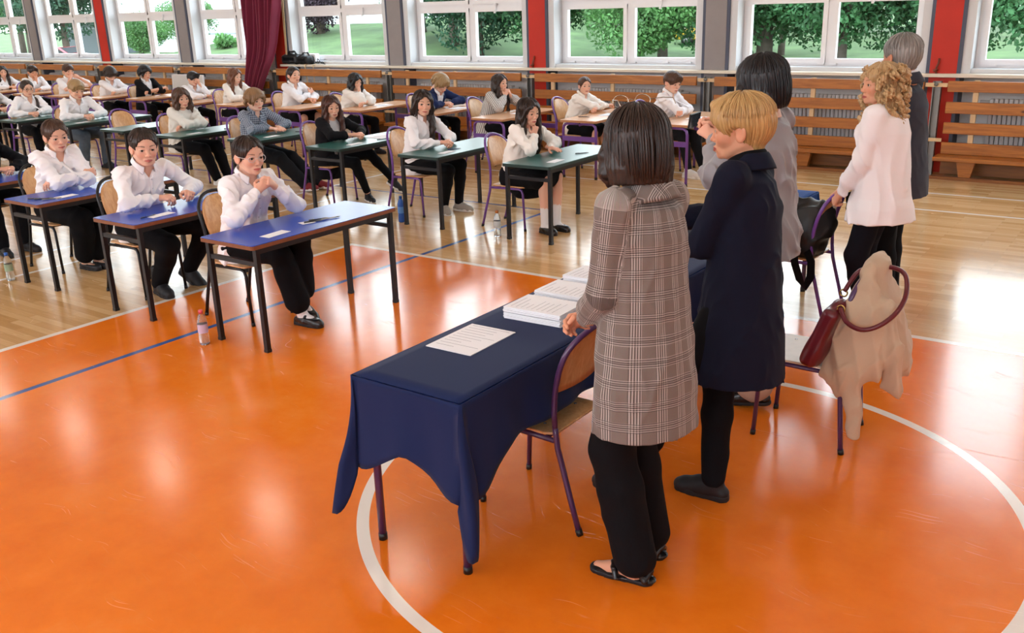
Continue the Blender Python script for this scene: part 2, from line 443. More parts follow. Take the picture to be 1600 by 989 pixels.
def shirt_check(name, c1, c2, per=.012, horiz=True):
    if name in MATS: return MATS[name]
    m=bpy.data.materials.new(name); m.use_nodes=True; MATS[name]=m; t=NT(m); p=t.n['Principled BSDF']
    a=t.new('ShaderNodeAttribute'); a.attribute_name='cloth_uv'; sep=t.new('ShaderNodeSeparateXYZ'); t.link(a.outputs['Vector'],sep.inputs[0])
    fr=lambda v: t.math('LESS_THAN',t.math('FRACT',t.math('DIVIDE',v,per)),.4)
    f=fr(sep.outputs[0])
    if horiz: f=t.math('MULTIPLY',t.math('ADD',f,fr(sep.outputs[1])),.5)
    t.link(t.mix(f,c1,c2),p.inputs['Base Color']); p.inputs['Roughness'].default_value=.8
    return m
def skin_mat(name, base, lip, brow):
    if name in MATS: return MATS[name]
    m=bpy.data.materials.new(name); m.use_nodes=True; MATS[name]=m; t=NT(m); p=t.n['Principled BSDF']
    a=t.new('ShaderNodeAttribute'); a.attribute_name='mask'; sep=t.new('ShaderNodeSeparateColor'); t.link(a.outputs['Color'],sep.inputs[0])
    tc=t.new('ShaderNodeTexCoord'); n=t.noise(tc.outputs['Object'],60,4,.6)
    col=t.mix(t.math('MULTIPLY',n.outputs['Fac'],.25),base,tuple(c*.8 for c in base[:3])+(1,))
    blush=(min(1,base[0]*1.02),base[1]*.72,base[2]*.68,1)
    col=t.mix(t.math('MULTIPLY',sep.outputs[2],.8),col,blush)
    col=t.mix(sep.outputs[0],col,lip); col=t.mix(t.math('MULTIPLY',sep.outputs[1],.9),col,brow)
    t.link(col,p.inputs['Base Color']); p.inputs['Roughness'].default_value=.5; p.inputs['Specular IOR Level'].default_value=.35
    p.inputs['Subsurface Weight'].default_value=.12; p.inputs['Subsurface Radius'].default_value=(.01,.004,.002); p.inputs['Subsurface Scale'].default_value=1
    return m
def hair_mat(name, c1, c2, rough=.38):
    if name in MATS: return MATS[name]
    m=bpy.data.materials.new(name); m.use_nodes=True; MATS[name]=m; t=NT(m); p=t.n['Principled BSDF']
    a=t.new('ShaderNodeAttribute'); a.attribute_name='strand'
    v=t.mapping(a.outputs['Vector'],(1,1,1)); n=t.noise(v,1,4,.65)
    t.link(t.ramp(n.outputs['Fac'],[(.3,c1),(.7,c2)]),p.inputs['Base Color']); p.inputs['Roughness'].default_value=rough
    p.inputs['Specular IOR Level'].default_value=.4; p.inputs['Anisotropic'].default_value=.4
    b=t.new('ShaderNodeBump'); b.inputs['Strength'].default_value=.6; b.inputs['Distance'].default_value=.003; t.link(n.outputs['Fac'],b.inputs['Height']); t.link(b.outputs[0],p.inputs['Normal'])
    return m
def glass_mat():
    m=bpy.data.materials.new('window_glass'); m.use_nodes=True; t=NT(m)
    for n in list(t.n): t.n.remove(n)
    o=t.new('ShaderNodeOutputMaterial'); tr=t.new('ShaderNodeBsdfTransparent'); gl=t.new('ShaderNodeBsdfGlossy'); gl.inputs['Roughness'].default_value=.02
    tr.inputs['Color'].default_value=(.93,.97,.96,1); mx=t.new('ShaderNodeMixShader'); fr=t.new('ShaderNodeFresnel'); fr.inputs['IOR'].default_value=1.25
    gg=t.new('ShaderNodeNewGeometry'); t.link(t.math('MULTIPLY',fr.outputs[0],t.math('SUBTRACT',1,gg.outputs['Backfacing'])),mx.inputs[0]); t.link(tr.outputs[0],mx.inputs[1]); t.link(gl.outputs[0],mx.inputs[2]); t.link(mx.outputs[0],o.inputs[0])
    return m
WHITE_FRAME=pmat('white_upvc',srgb('#e9e8ea'),.35)
PLASTER=pmat('white_plaster',srgb('#d5d6d9'),.8,bump=.1,bscale=60)
GREYP=pmat('grey_pillar_paint',srgb('#8f8888'),.6,vary=.04)
REDP=pmat('red_pillar_paint',srgb('#c02408'),.55,vary=.08,vscale=2)
DKEDGE=pmat('dark_blue_edge',srgb('#4d5365'),.6)
SILLM=pmat('cream_sill',srgb('#e3dac9'),.45,vary=.04)
STEEL=pmat('grey_steel',srgb('#7f7d7a'),.4,metal=.6)
BENCHW=wood('pine_board',srgb('#83480f'),srgb('#b8722a'),1.0,'X',.38)
BENCHD=wood('pine_dark',srgb('#6b3d15'),srgb('#8e5722'),1.0,'X',.45)
PALEW=pmat('pale_batten',srgb('#d8b98f'),.55,vary=.08)
RADI=pmat('radiator_enamel',srgb('#b4b3b6'),.5)
GLASS=glass_mat()
BLACKM=pmat('black_steel',srgb('#17161a'),.35,metal=.2)
PURPLE=pmat('purple_enamel',srgb('#6a3f8f'),.32,coat=.3)
DPURPLE=pmat('dark_purple_enamel',srgb('#4a2b55'),.32,coat=.3)
BLUETOP=pmat('blue_laminate',srgb('#234ab4'),.27,bump=.03,bscale=300)
GREENTOP=pmat('green_laminate',srgb('#2c5f59'),.30,bump=.03,bscale=300)
BROWNEDGE=pmat('brown_edging',srgb('#7d4a2b'),.45,vary=.1,vscale=20)
GREENEDGE=pmat('dark_green_edging',srgb('#16302b'),.45)
PEACHTOP=wood('beech_laminate',srgb('#cf9a72'),srgb('#e0b18c'),1.2,'Y',.25,False)
PEACHEDGE=pmat('beech_edging',srgb('#b07a52'),.4)
PLY=wood('ply',srgb('#b9834f'),srgb('#d6a877'),1.5,'Z',.35,False)
PLYG=pmat('worn_grey_ply',srgb('#c3b3a2'),.35,vary=.12,vscale=9)
PAPER=pmat('white_paper',srgb('#eeeef2'),.7)
INK=pmat('grey_print',srgb('#9c9ca6'),.8)
CHROME=pmat('chrome',srgb('#d8d8dc'),.15,metal=1)
BLACKP=pmat('black_plastic',srgb('#141416'),.4)
CURTAIN=pmat('burgundy_velvet',srgb('#760d34'),.75,sheen=.4,bump=.15,bscale=150)
NAVYCLOTH=pmat('navy_tablecloth',srgb('#12214a'),.85,spec=.25,sheen=.05,bump=.2,bscale=900,bdist=.0006)
BLUECLOTH=pmat('blue_tablecloth',srgb('#1c4386'),.85,spec=.25,bump=.2,bscale=900,bdist=.0006)
# ------------------------------------------------------------------ the hall
PX=[-22.754+2.8947*k for k in range(-1,10)]          # pillar centres along the window wall (k even: grey, odd: red)
YP=12.216; YG=12.50; XL_,XR_=-27.2,4.6; YB=-7.5; ZC=6.7
def structure(mb,name,m,parent=None):
    o=mb.build(name,m,parent)
    if parent is None: tag(o,kind='structure')
    return o
mb=MB(); mb.b2((XL_,YB,-.1),(XR_,12.6,0)); fl=structure(mb,'floor',floor_mat()); tag(fl,'glossy sports hall floor, orange court with light wood surround','floor')
mb=MB(); mb.b2((XL_-.2,YB-.2,ZC),(XR_+.2,12.9,ZC+.2)); tag(structure(mb,'ceiling',pmat('ceiling_white',srgb('#dcdcda'),.9)),'plain white ceiling above the hall','ceiling')
mb=MB()
mb.b2((XL_,YG-.02,0),(XR_,YG+.3,1.2)); mb.b2((XL_,YG-.02,4.4),(XR_,YG+.3,ZC))
tag(structure(mb,'wall_back',PLASTER),'white plastered wall below and above the row of windows','wall')
mb=MB(); mb.b2((XL_-.2,YB,0),(XL_,12.8,ZC)); tag(structure(mb,'wall_left',PLASTER),'white end wall of the hall beyond the rows of desks','wall')
mb=MB(); mb.b2((XR_,YB,0),(XR_+.2,12.8,ZC)); tag(structure(mb,'wall_right',PLASTER),'white end wall of the hall beside the teachers','wall')
mb=MB(); mb.b2((XL_,YB-.2,0),(XR_,YB,2.2)); mb.b2((XL_,YB-.2,5.6),(XR_,YB,ZC))
for x in np.arange(XL_,XR_,3.18): mb.b2((x,YB-.2,2.2),(x+.7,YB,5.6))
tag(structure(mb,'wall_front',PLASTER),'white side wall opposite with a band of high window openings','wall')
for i,x in enumerate(PX):
    k=i-1; red=(k%2==1); mb=MB()
    mb.b2((x-.15,YP,0),(x+.15,YG+.1,ZC))
    o=structure(mb,'trim_%d'%(i+1),REDP if red else GREYP); tag(o,('red' if red else 'grey')+' pillar between the windows, number %d along the wall'%(i+1),'pillar')
    e=MB(); e.b2((x-.192,YP+.004,0),(x-.148,YG+.1,ZC)); e.b2((x+.148,YP+.004,0),(x+.192,YG+.1,ZC)); e.build('edge_strip',DKEDGE,o)
# white reveals and windows
for i in range(len(PX)-1):
    a,b=PX[i]+.19,PX[i+1]-.19
    w=empty('window_%d'%(i+1),((a+b)/2,YG,1.2)); tag(w,'white framed window, bay %d of the window wall'%(i+1),'window',kind='structure')
    L=lambda x0,y0,z0,x1,y1,z1,m_: m_.b2((x0-(a+b)/2,y0-YG,z0-1.2),(x1-(a+b)/2,y1-YG,z1-1.2))
    m_=MB(); L(a,YP+.03,1.16,a+.10,YG+.1,4.4,m_); L(b-.10,YP+.03,1.16,b,YG+.1,4.4,m_); L(a,YP+.1,4.38,b,YG+.1,4.45,m_); m_.build('reveal',PLASTER,w)
    m_=MB(); L(a+.1,YP+.06,1.15,b-.1,YG+.02,1.215,m_); m_.build('inner_sill',PLASTER,w)
    A,B=a+.10,b-.10; c=(A+B)/2
    m_=MB()
    for z0,z1 in ((1.215,1.25),(2.055,2.115),(4.33,4.4)): L(A,YG-.02,z0,B,YG+.07,z1,m_)
    for x0,x1 in ((A,A+.05),(B-.05,B),(c-.035,c+.035)): L(x0,YG-.021,1.22,x1,YG+.071,4.4,m_)
    m_.build('frame',WHITE_FRAME,w)
    for x0,x1 in ((A+.05,c-.035),(c+.035,B-.05)):
        for z0,z1 in ((1.25,2.055),(2.115,4.33)):
            s=MB(); t_=.06
            L(x0,YG-.045,z0,x1,YG+.03,z0+t_,s); L(x0,YG-.045,z1-t_,x1,YG+.03,z1,s); L(x0,YG-.0451,z0+.01,x0+t_,YG+.03,z1-.01,s); L(x1-t_,YG-.0451,z0+.01,x1,YG+.03,z1-.01,s)
            so=s.build('sash',WHITE_FRAME,w)
            g=MB(); L(x0+.05,YG-.005,z0+.05,x1-.05,YG+.005,z1-.05,g); g.build('pane',GLASS,so)
    h=MB()
    for x in (c-.08,c+.08,A+.2,B-.2,c-.6,c+.6): L(x-.04,YG-.06,1.232,x+.04,YG-.03,1.25,h)
    L(c+.5,YG-.075,1.99,c+.53,YG-.045,2.12,h); L(c+.5,YG-.09,1.97,c+.53,YG-.075,2.02,h)
    h.build('fittings',WHITE_FRAME,w)
# continuous sill ledge, cut at the curtain
for n,(x0,x1) in enumerate(((XL_+.02,-14.70),(-14.02,XR_-.02))):
    mb=MB(); mb.b2((x0,YP-.10,1.125),(x1,YP+.16,1.165),bev=.006); o=structure(mb,'sill_%d'%(n+1),SILLM); tag(o,'long cream window ledge board, '+('part running to the far end wall' if n==0 else 'part running from the curtain to the teachers'),'sill')
    o['kind']='structure'
# slatted wall benches in every bay, with steel posts between
ORD=['first','second','third','fourth','fifth','sixth','seventh','eighth','ninth','tenth','eleventh']
def wall_bench(x0,x1,label):
    w=x1-x0; r=empty('wall_bench',(x0,11.95,0),0,label,'bench','slatted wall benches under the windows')
    for z0,z1 in ((.98,1.10),(.735,.865),(.50,.63),(.265,.40)):
        m=MB(); m.b2((0,-.02,z0),(w,.02,z1),bev=.005); m.build('board',BENCHW,r)
    for xx in (.30,w*.5,w-.36):
        m=MB(); m.b2((xx-.028,.02,.25),(xx+.028,.055,1.11)); m.build('batten',PALEW,r)
    m=MB(); m.b2((-.03,-.27,.215),(w+.03,.0,.262),bev=.006); m.build('seat_board',BENCHW,r)
    for xx in (.32,w*.5,w-.36):
        m=MB(); m.prism([(-.10,.215),(.10,.215),(.06,.02),(-.06,.02)],-.2,-.12,np.array([[1,0,0],[0,0,1],[0,1,0.]])); ob=m.build('foot',BENCHW,r); ob.location=(xx,0,0)
    m=MB(); m.b2((-.05,-.24,0),(w+.05,-.17,.035)); m.build('floor_rail',BENCHD,r)
    m=MB(); m.b2((0,.06,.02),(w,.075,.2)); m.build('kick_board',BENCHD,r)
    return r
for i in range(len(PX)-1):
    x0,x1=PX[i]+.13,PX[i+1]-.13
    k=i
    col=['grey','red']
    wall_bench(x0,x1,'slatted pine wall bench below window bay %s from the far end'%ORD[i])
for i,x in enumerate(PX):
    r=empty('steel_post',(x,11.99,0),0,'grey steel bench post in front of the %s pillar from the far end'%ORD[i],'post','steel posts between the wall benches')
    m=MB(); m.b2((-.045,-.01,.0),(-.035,.07,1.09)); m.b2((.035,-.01,.0),(.045,.07,1.09)); m.b2((-.045,.05,.0),(.045,.06,1.09)); m.build('channel',STEEL,r)
    m=MB(); m.b2((-.12,-.03,1.03),(.12,-.015,1.075)); m.build('bracket',PALEW,r); m=MB(); m.b2((-.12,-.03,.40),(.12,-.015,.44)); m.build('bracket',PALEW,r)
    m=MB(); m.tube([(0,-.03,1.06),(0,-.06,1.06)],.022,10); m.build('bolt',STEEL,r)
for i in range(len(PX)-1):
    if i in (10,): continue
    x0,x1=PX[i]+.55,PX[i+1]-.45
    r=empty('radiator',(x0,12.2,.25),0,'pale enamelled radiator behind the slats of window bay %s from the far end'%ORD[i],'radiator','radiators behind the wall benches')
    w=x1-x0; m=MB(); n=int(w/.05)
    for j in range(n): m.box(((j+.5)*w/n,0,.33),(w/n*.9,.1,.62),bev=.012)
    m.build('ribs',RADI,r)
    m=MB(); m.tube([(-.1,0,.06),(w+.1,0,.06)],.02,8); m.tube([(-.1,0,.6),(w+.1,0,.6)],.02,8); m.build('pipe',RADI,r)
    m=MB(); m.box((.1,0,-.12),(.03,.08,.26)); m.box((w-.1,0,-.12),(.03,.08,.26)); m.build('foot',RADI,r)
# small hooks on the red pillars
for i,x in enumerate(PX):
    if i in (5,7,9)and i!=5 or i==7:
        pass
for n,x in enumerate((PX[6],PX[8])):
    r=empty('wall_hook',(x-.07,YP,1.165),0,'small brown hook fitting on the red pillar '+('in the middle of the wall' if n==0 else 'behind the man in the dark jacket'),'hook')
    m=MB(); m.tube([(0,-.02,.0),(0,-.03,.06),(.02,-.03,.12),(.02,-.01,.17)],.012,8); m.tube([(-.03,-.04,.03),(.02,-.03,.05)],.014,8); m.build('peg',pmat('rust_brown',srgb('#7a3a28'),.5),r)
# burgundy curtain gathered at a red pillar
def curtain():
    xs=np.linspace(0,1,121); zs=np.linspace(0,1,40); V=[]
    for zi in zs:
        z=.30+zi*(6.5-.30); g=float(np.interp(z,[.26,.6,1.25,2.3,6.5],[.16,.21,.38,.50,.62]))
        for u in xs:
            x=float(np.interp(z,[.26,.6,1.25,2.3,6.5],[-14.6,-14.52,-14.34,-14.22,-14.1]))+(u-.5)*2*g; y=float(np.interp(z,[.26,1.0,1.5],[11.78,11.86,11.98]))+.06*math.sin(u*52+.6*math.sin(z*1.1))+.03*math.sin(u*17+z)+.02*math.sin(z*2+u*9)
            V.append((x,y-.02,z))
    n=len(xs); Q=[(i*n+j,i*n+j+1,(i+1)*n+j+1,(i+1)*n+j) for i in range(len(zs)-1) for j in range(n-1)]
    o=np_mesh('curtain',V,Q,CURTAIN); s=o.modifiers.new('s','SOLIDIFY'); s.thickness=.008
    return o
tag(curtain(),'burgundy velvet curtain hanging gathered over a red pillar','curtain')
r=empty('pull_cord',(-13.78,12.13,0),0,'pale pull cord hanging beside the burgundy curtain','cord')
m=MB(); m.tube([(-.06,0,1.18),(-.03,0,2.5),(0,0,6.5)],.009,6); m.tube([(-.05,.01,1.18),(-.0,.01,2.5),(.05,.01,6.5)],.009,6); m.build('rope',PALEW,r)
# ceiling lamps in rows
LAMPM=pmat('lamp_diffuser',srgb('#ffffff'),.5,emit=srgb('#fff3e2'),es=15)
n=0
for yy in (9.4,3.4,-2.6):
    for xx in (-22,-18.8,-15.6,-12.4,-9.2,-6,-2.8,.4,3.2):
        n+=1
        r=empty('ceiling_lamp',(xx,yy,6.48),0,'rectangular lamp hanging under the ceiling above the hall','lamp','ceiling lamps')
        m=MB(); m.b2((-.44,-.17,0),(.44,.17,.10),bev=.02); m.build('housing',WHITE_FRAME,r)
        m=MB(); m.b2((-.38,-.12,-.02),(.38,.12,-.001)); m.build('diffuser',LAMPM,r)
        m=MB(); m.tube([(-.3,0,.1),(-.3,0,.225)],.01,6); m.tube([(.3,0,.1),(.3,0,.225)],.01,6); m.build('hanger',STEEL,r)
# ------------------------------------------------------------------ outdoors
GRASS=pmat('lawn_grass',srgb('#4b6035'),.95,vary=.35,vscale=.6,bump=.3,bscale=8)
def gz(x,y):
    t=np.clip((y-33)/40,0,1); h=-1.25+1.5*t+np.clip((-x-24)/12,0,1)*np.clip((x+60)/10,0,1)*np.clip((y-22)/22,0,1)*1.9
    return h
xs=np.linspace(-150,50,81); ys=np.linspace(12.9,120,55)
V=[(x,y,float(gz(x,y))) for y in ys for x in xs]; nx=len(xs)
Q=[(j*nx+i,j*nx+i+1,(j+1)*nx+i+1,(j+1)*nx+i) for j in range(len(ys)-1) for i in range(nx-1)]
o=np_mesh('lawn',V,Q,GRASS); tag(o,'green lawn outside the windows rising to a bank','lawn',kind='structure')
mb=MB(); mb.b2((-20,23.5,-1.3),(30,31,-1.22)); o=structure(mb,'road',pmat('asphalt',srgb('#8f9095'),.9,vary=.1,vscale=2)); tag(o,'grey parking road outside beyond the windows','road')
mb=MB(); mb.b2((-20,31,-1.3),(30,31.3,-1.1)); o=structure(mb,'kerb',pmat('concrete',srgb('#b9b7b2'),.9)); tag(o,'pale kerb along the far edge of the outdoor road','kerb')
def leafmat(name,c,tr=.35):
    m=bpy.data.materials.new(name); m.use_nodes=True; t=NT(m); p=t.n['Principled BSDF']; o=t.n['Material Output']
    oi=t.new('ShaderNodeObjectInfo'); g=t.new('ShaderNodeNewGeometry')
    n=t.noise(g.outputs['Position'],.9,3,.6); lo=tuple(x*.6 for x in c[:3])+(1,); hi=tuple(min(1,x*1.5) for x in c[:3])+(1,)
    col=t.ramp(n.outputs['Fac'],[(.32,lo),(.68,hi)]); t.link(col,p.inputs['Base Color']); p.inputs['Roughness'].default_value=.6
    tl=t.new('ShaderNodeBsdfTranslucent'); t.link(col,tl.inputs[0]); mx=t.new('ShaderNodeMixShader'); mx.inputs[0].default_value=tr
    t.link(p.outputs[0],mx.inputs[1]); t.link(tl.outputs[0],mx.inputs[2]); t.link(mx.outputs[0],o.inputs[0]); return m
LEAF=[leafmat('maple_leaves',srgb('#3f6b40')),leafmat('lime_leaves',srgb('#557f45')),leafmat('dark_leaves',srgb('#2c5039')),leafmat('copper_leaves',srgb('#43343d'))]
BARK=pmat('bark',srgb('#5b5048'),.9,bump=.6,bscale=8,bdist=.03,vary=.2)
def crown_mesh(R,H,n,sz,seed,m,blobs=14):
    r=np.random.RandomState(seed); B=[]
    for _ in range(blobs):
        d=r.randn(3); d/=np.linalg.norm(d); rr=.45+.4*r.rand()
        B.append((d*np.array((R,R,H))*rr*.8, (.35+.25*r.rand())*R))
    V=[];Q=[]
    for i in range(n):
        c,br=B[r.randint(blobs)]; d=r.randn(3); d/=np.linalg.norm(d); p=c+d*br*np.array((1,1,min(1,H/R*1.0)))*(r.rand()**.33)
        a=r.randn(3); a/=np.linalg.norm(a); b=np.cross(a,nrm(d+.6*r.randn(3))); b/=np.linalg.norm(b)+1e-9; a=np.cross(b,nrm(r.randn(3))); a/=np.linalg.norm(a)+1e-9
        s=sz*(.6+.8*r.rand()); k=len(V)
        V+= [p-a*s-b*s*.1,p+b*s*.55-a*s*.1,p+a*s,p-b*s*.55+a*s*.1]; Q.append((k,k+1,k+2,k+3))
    me_o=np_mesh('foliage',np.array(V),Q,m,smooth=False); me=me_o.data; bpy.data.objects.remove(me_o); return me
def trunk_mesh(h,r0,seed,fork=True):
    r=np.random.RandomState(seed); m=MB(); top=np.array((.15*r.randn(),.15*r.randn(),h))
    m.tube([(0,0,-.3),(.03,0,h*.4),top*np.array((.5,.5,.75)),top],[r0*1.15,r0,r0*.85,r0*.6],10)
    for j in range(5):
        a=r.rand()*6.3; st=np.array((.02,0,h*(.45+.12*j))); e=st+np.array((math.cos(a)*1.5,math.sin(a)*1.5,1.6+r.rand()))
        m.tube([st,(st+e)/2+np.array((0,0,-.1)),e],[r0*.5,r0*.38,r0*.15],7)
    o=m.build('trunk',BARK); me=o.data; bpy.data.objects.remove(o); return me
CR=[crown_mesh(3.4,2.7,20000,.095,11,LEAF[0]),crown_mesh(3.0,2.3,18000,.09,12,LEAF[1]),crown_mesh(3.6,3.0,20000,.10,13,LEAF[2]),crown_mesh(2.8,2.6,16000,.085,14,LEAF[3])]
TR=[trunk_mesh(3.2,.24,21),trunk_mesh(2.8,.16,22),trunk_mesh(3.4,.32,23)]
def tree(x,y,ci,ti,zc,sc,label,rot=0):
    z=float(gz(x,y)); r=empty('tree',(x,y,z),rot,label,'tree','trees outside the windows')
    t=link_mesh('trunk',TR[ti],r); t.scale=(1,1,max(.6,zc/4.0))
    c=link_mesh('foliage',CR[ci],r); c.location=(0,0,zc); c.scale=(sc,sc,sc)
    return r
TL=[ # x, y, crown, trunk, crown height, scale, label
 (-4.6,36,0,0,3.3,1.05,'maple outside the bay beyond the man in the dark jacket, nearest that wall end'),
 (-8.6,40,2,2,3.6,1.1,'dark tree outside beyond the man in the dark jacket'),
 (-11.2,37,0,0,3.0,1.0,'bright maple outside beyond the curly haired woman'),
 (-14.6,38,0,2,3.2,1.15,'maple with a thick trunk outside beyond the black haired woman'),
 (-17.2,47,1,1,3.4,1.1,'light green tree outside between two maples'),
 (-18.8,35,1,1,2.9,1.0,'forked light green tree outside beyond the boy at the corner table'),
 (-22.2,44,2,0,3.2,1.0,'dark green tree outside beyond the girl with tied hair'),
 (-24.6,38.5,0,2,3.4,1.0,'maple leaning outside by the parking road'),
 (-28.6,37,2,2,3.0,1.05,'spreading dark tree outside beyond the girl in the striped cardigan'),
 (-32.4,40,0,0,3.0,1.0,'maple outside beyond the boy in the navy blazer'),
 (-36.2,42,0,1,2.6,.85,'small maple outside on the grassy bank'),
 (-44.0,41.5,3,0,2.3,1.0,'copper leaved tree outside on the grassy bank'),
 (-52.0,38,1,1,1.5,.62,'young tree outside in front of the white hall'),
 (-57.5,38,1,1,1.6,.70,'leafy sapling outside by the white hall'),
 (-66.5,38,2,0,4.3,1.1,'dark tree outside beside the grey shed'),
 (-75,40,0,2,4.6,1.25,'broad maple outside near the far end of the hall'),
 (-84,44,1,0,4.6,1.3,'light tree outside beyond the furthest window'),
 (-13.5,60,2,0,4.4,1.5,'tall dark tree far outside behind the maples'),
 (-26,64,2,0,4.4,1.6,'tall dark tree far outside behind the parking road'),
 (-44,68,2,0,4.6,1.6,'tall dark tree far outside behind the small maple'),
 (-2.5,62,0,0,4.6,1.5,'tall maple far outside behind the nearest trees'),
 (-35.5,54,0,0,4.4,1.2,'tall maple far outside behind the spreading tree'),
]
for i,(x,y,c,t_,zc,s,l) in enumerate(TL): tree(x,y,c,t_,zc+ .45,s,l,i*1.7)
# low shrubs on the bank
BUSH=crown_mesh(1.0,.55,900,.13,31,LEAF[1],9)
for i,(x,y) in enumerate(((-31.6,31),(-29.4,30),(-27.4,31.5),(-25.4,30.5),(-49.5,36.5),(-47.0,36.8))):
    r=empty('shrub',(x,y,float(gz(x,y))),i*1.1,'low leafy shrub on the lawn outside, %s'%('in front of the grassy bank' if i<4 else 'in front of the white hall'),'shrub','shrubs on the outdoor bank')
    r['label']=['low shrub outside the window above the bag, at the far side of the clump','low shrub outside, second of the clump below the bank','low shrub outside, third of the clump below the bank','low shrub outside, end of the clump beside the grey pillar','low grassy shrub outside under the white hall, far side','low grassy shrub outside under the white hall, near side'][i]
    c=link_mesh('foliage',BUSH,r); c.location=(0,0,.35)
def building(name,loc,size,m,label,rows,band,roofm,wm):
    w,d,h=size; r=empty(name,loc,0,label,'building')
    b=MB(); b.b2((-w/2,0,-2),(w/2,d,h)); b.build('wall',m,r)
    b=MB(); b.b2((-w/2-.3,-.3,h),(w/2+.3,d+.3,h+.35)); b.build('roof',roofm,r)
    for (z0,z1,n) in rows:
        for k in range(n):
            x=-w/2+(k+.5)*w/n; f=MB(); f.b2((x-w/n*.3,-.06,z0),(x+w/n*.3,.05,z1)); fo=f.build('window',WHITE_FRAME,r)
            g=MB(); g.b2((x-w/n*.25,-.08,z0+.1),(x+w/n*.25,-.055,z1-.1)); g.build('pane',wm,fo)
    for z in band:
        b=MB(); b.b2((-w/2,-.05,z),(w/2,.0,z+.12)); b.build('ledge',pmat('grey_band',srgb('#9aa0a6'),.7),r)
    return r
WW=pmat('dim_window',srgb('#7d8a93'),.2)
building('sports_pavilion',(-57,47,-.6),(26,8,4.2),pmat('white_render',srgb('#eceef0'),.8),'long low white hall outside beyond the young trees',[],(1.2,2.6),pmat('dark_roof',srgb('#5f666b'),.7),WW)
building('apartment_block',(-86,92,0),(46,12,13),pmat('pink_render',srgb('#e8cdbf'),.8),'pale pink apartment block far outside beyond the grassy bank',[(1,2.6,12),(4,5.6,12),(7,8.6,12),(10,11.6,12)],(3.2,),pmat('red_roof',srgb('#b5654c'),.8),WW)
building('corner_house',(-46,98,0),(22,10,9),pmat('yellow_render',srgb('#e9d9a4'),.8),'pale yellow house far outside behind the trees',[(1,2.6,6),(4.2,5.8,6)],(3.3,),pmat('red_roof',srgb('#b5654c'),.8),WW)
building('grey_shed',(-75,45,-.6),(7,4,2.3),pmat('shed_grey',srgb('#6d7479'),.8),'small grey shed outside near the far end window',[],(1.8,),pmat('dark_roof',srgb('#5f666b'),.7),WW)
def car(x,y,rz,m,label):
    r=empty('car',(x,y,float(gz(x,y))+.04 if y>31 else -1.2),rz,label,'car')
    b=MB(); prof=[(-2.1,.35),(-2.15,.75),(-1.9,.95),(-1.35,1.0),(-.75,1.42),(.55,1.45),(1.25,1.02),(2.0,.9),(2.2,.65),(2.15,.35)]
    M=np.array([[1,0,0],[0,0,1],[0,1,0.]]); b.prism(prof,-.82,.82,M); o=b.build('body',m,r); bv=o.modifiers.new('b','BEVEL'); bv.width=.08; bv.segments=2
    g=MB(); g.prism([(-1.25,1.0),(-.72,1.36),(.5,1.38),(1.1,1.02)],-.83,.83,M); g.build('side_window',BLACKP,r)
    g=MB(); g.prism([(-1.42,1.02),(-.86,1.38),(-.78,1.40),(-1.3,1.0)],-.7,.7,M); g.prism([(1.22,1.06),(.62,1.42),(.56,1.40),(1.1,1.02)],-.7,.7,M); g.build('windscreen',BLACKP,r)
    for sx in (-1.35,1.35):
        for sy in (-.78,.78):
            w=MB(); w.tube([(sx,sy-.1,.32),(sx,sy+.1,.32)],.32,18); wo=w.build('wheel',BLACKP,r)
            h=MB(); h.tube([(sx,sy-.11,.32),(sx,sy+.11,.32)],.18,12); h.build('hub',STEEL,wo)
CARW=pmat('white_car_paint',srgb('#e6e8ea'),.2,coat=1); CARD=pmat('dark_car_paint',srgb('#39424d'),.2,coat=1); CARR=pmat('red_car_paint',srgb('#b2353a'),.2,coat=1)
car(-16.3,27.5,.05,CARW,'white car parked outside beyond the girl with tied hair')
car(-9.9,27.5,.05,CARW,'white car parked outside beyond the black haired woman')
car(-31.5,57,.1,CARW,'white car far outside behind the spreading tree')
car(-28.5,54,.1,CARD,'dark car far outside behind the spreading tree')
car(-40,56,.1,CARW,'white car far outside at the foot of the small maple')
car(-23,52,.1,pmat('yellow_car_paint',srgb('#e3b53a'),.2,coat=1),'yellow van-like car far outside behind the maples')
car(-62,35,.3,CARR,'red car outside beside the grey shed')
r=empty('garden_wall',(-26.5,33,float(gz(-26.5,33))),0,'low brick planter wall outside beneath the spreading tree','wall'); r['kind']='thing'
m=MB(); m.b2((-1.6,-.2,-.1),(1.6,.2,.55)); m.build('brickwork',pmat('old_brick',srgb('#9a6a52'),.9,vary=.2,vscale=8),r); m=MB(); m.b2((-1.7,-.25,.55),(1.7,.25,.66)); m.build('coping',SILLM,r)
for i,x in enumerate((-17.8,-14.6,-2.9,-11.6)):
    r=empty('bollard',(x,31.6,-1.2),0,'thin white marker post outside on the kerb, %s'%['beyond the girl with tied hair','beyond the boy at the corner table','beyond the nearest window','beyond the black haired woman'][i],'post','kerb marker posts')
    m=MB(); m.tube([(0,0,0),(0,0,1.05)],.06,10); m.tube([(0,0,1.05),(0,0,1.09)],[.06,.02],10); m.build('shaft',WHITE_FRAME,r)
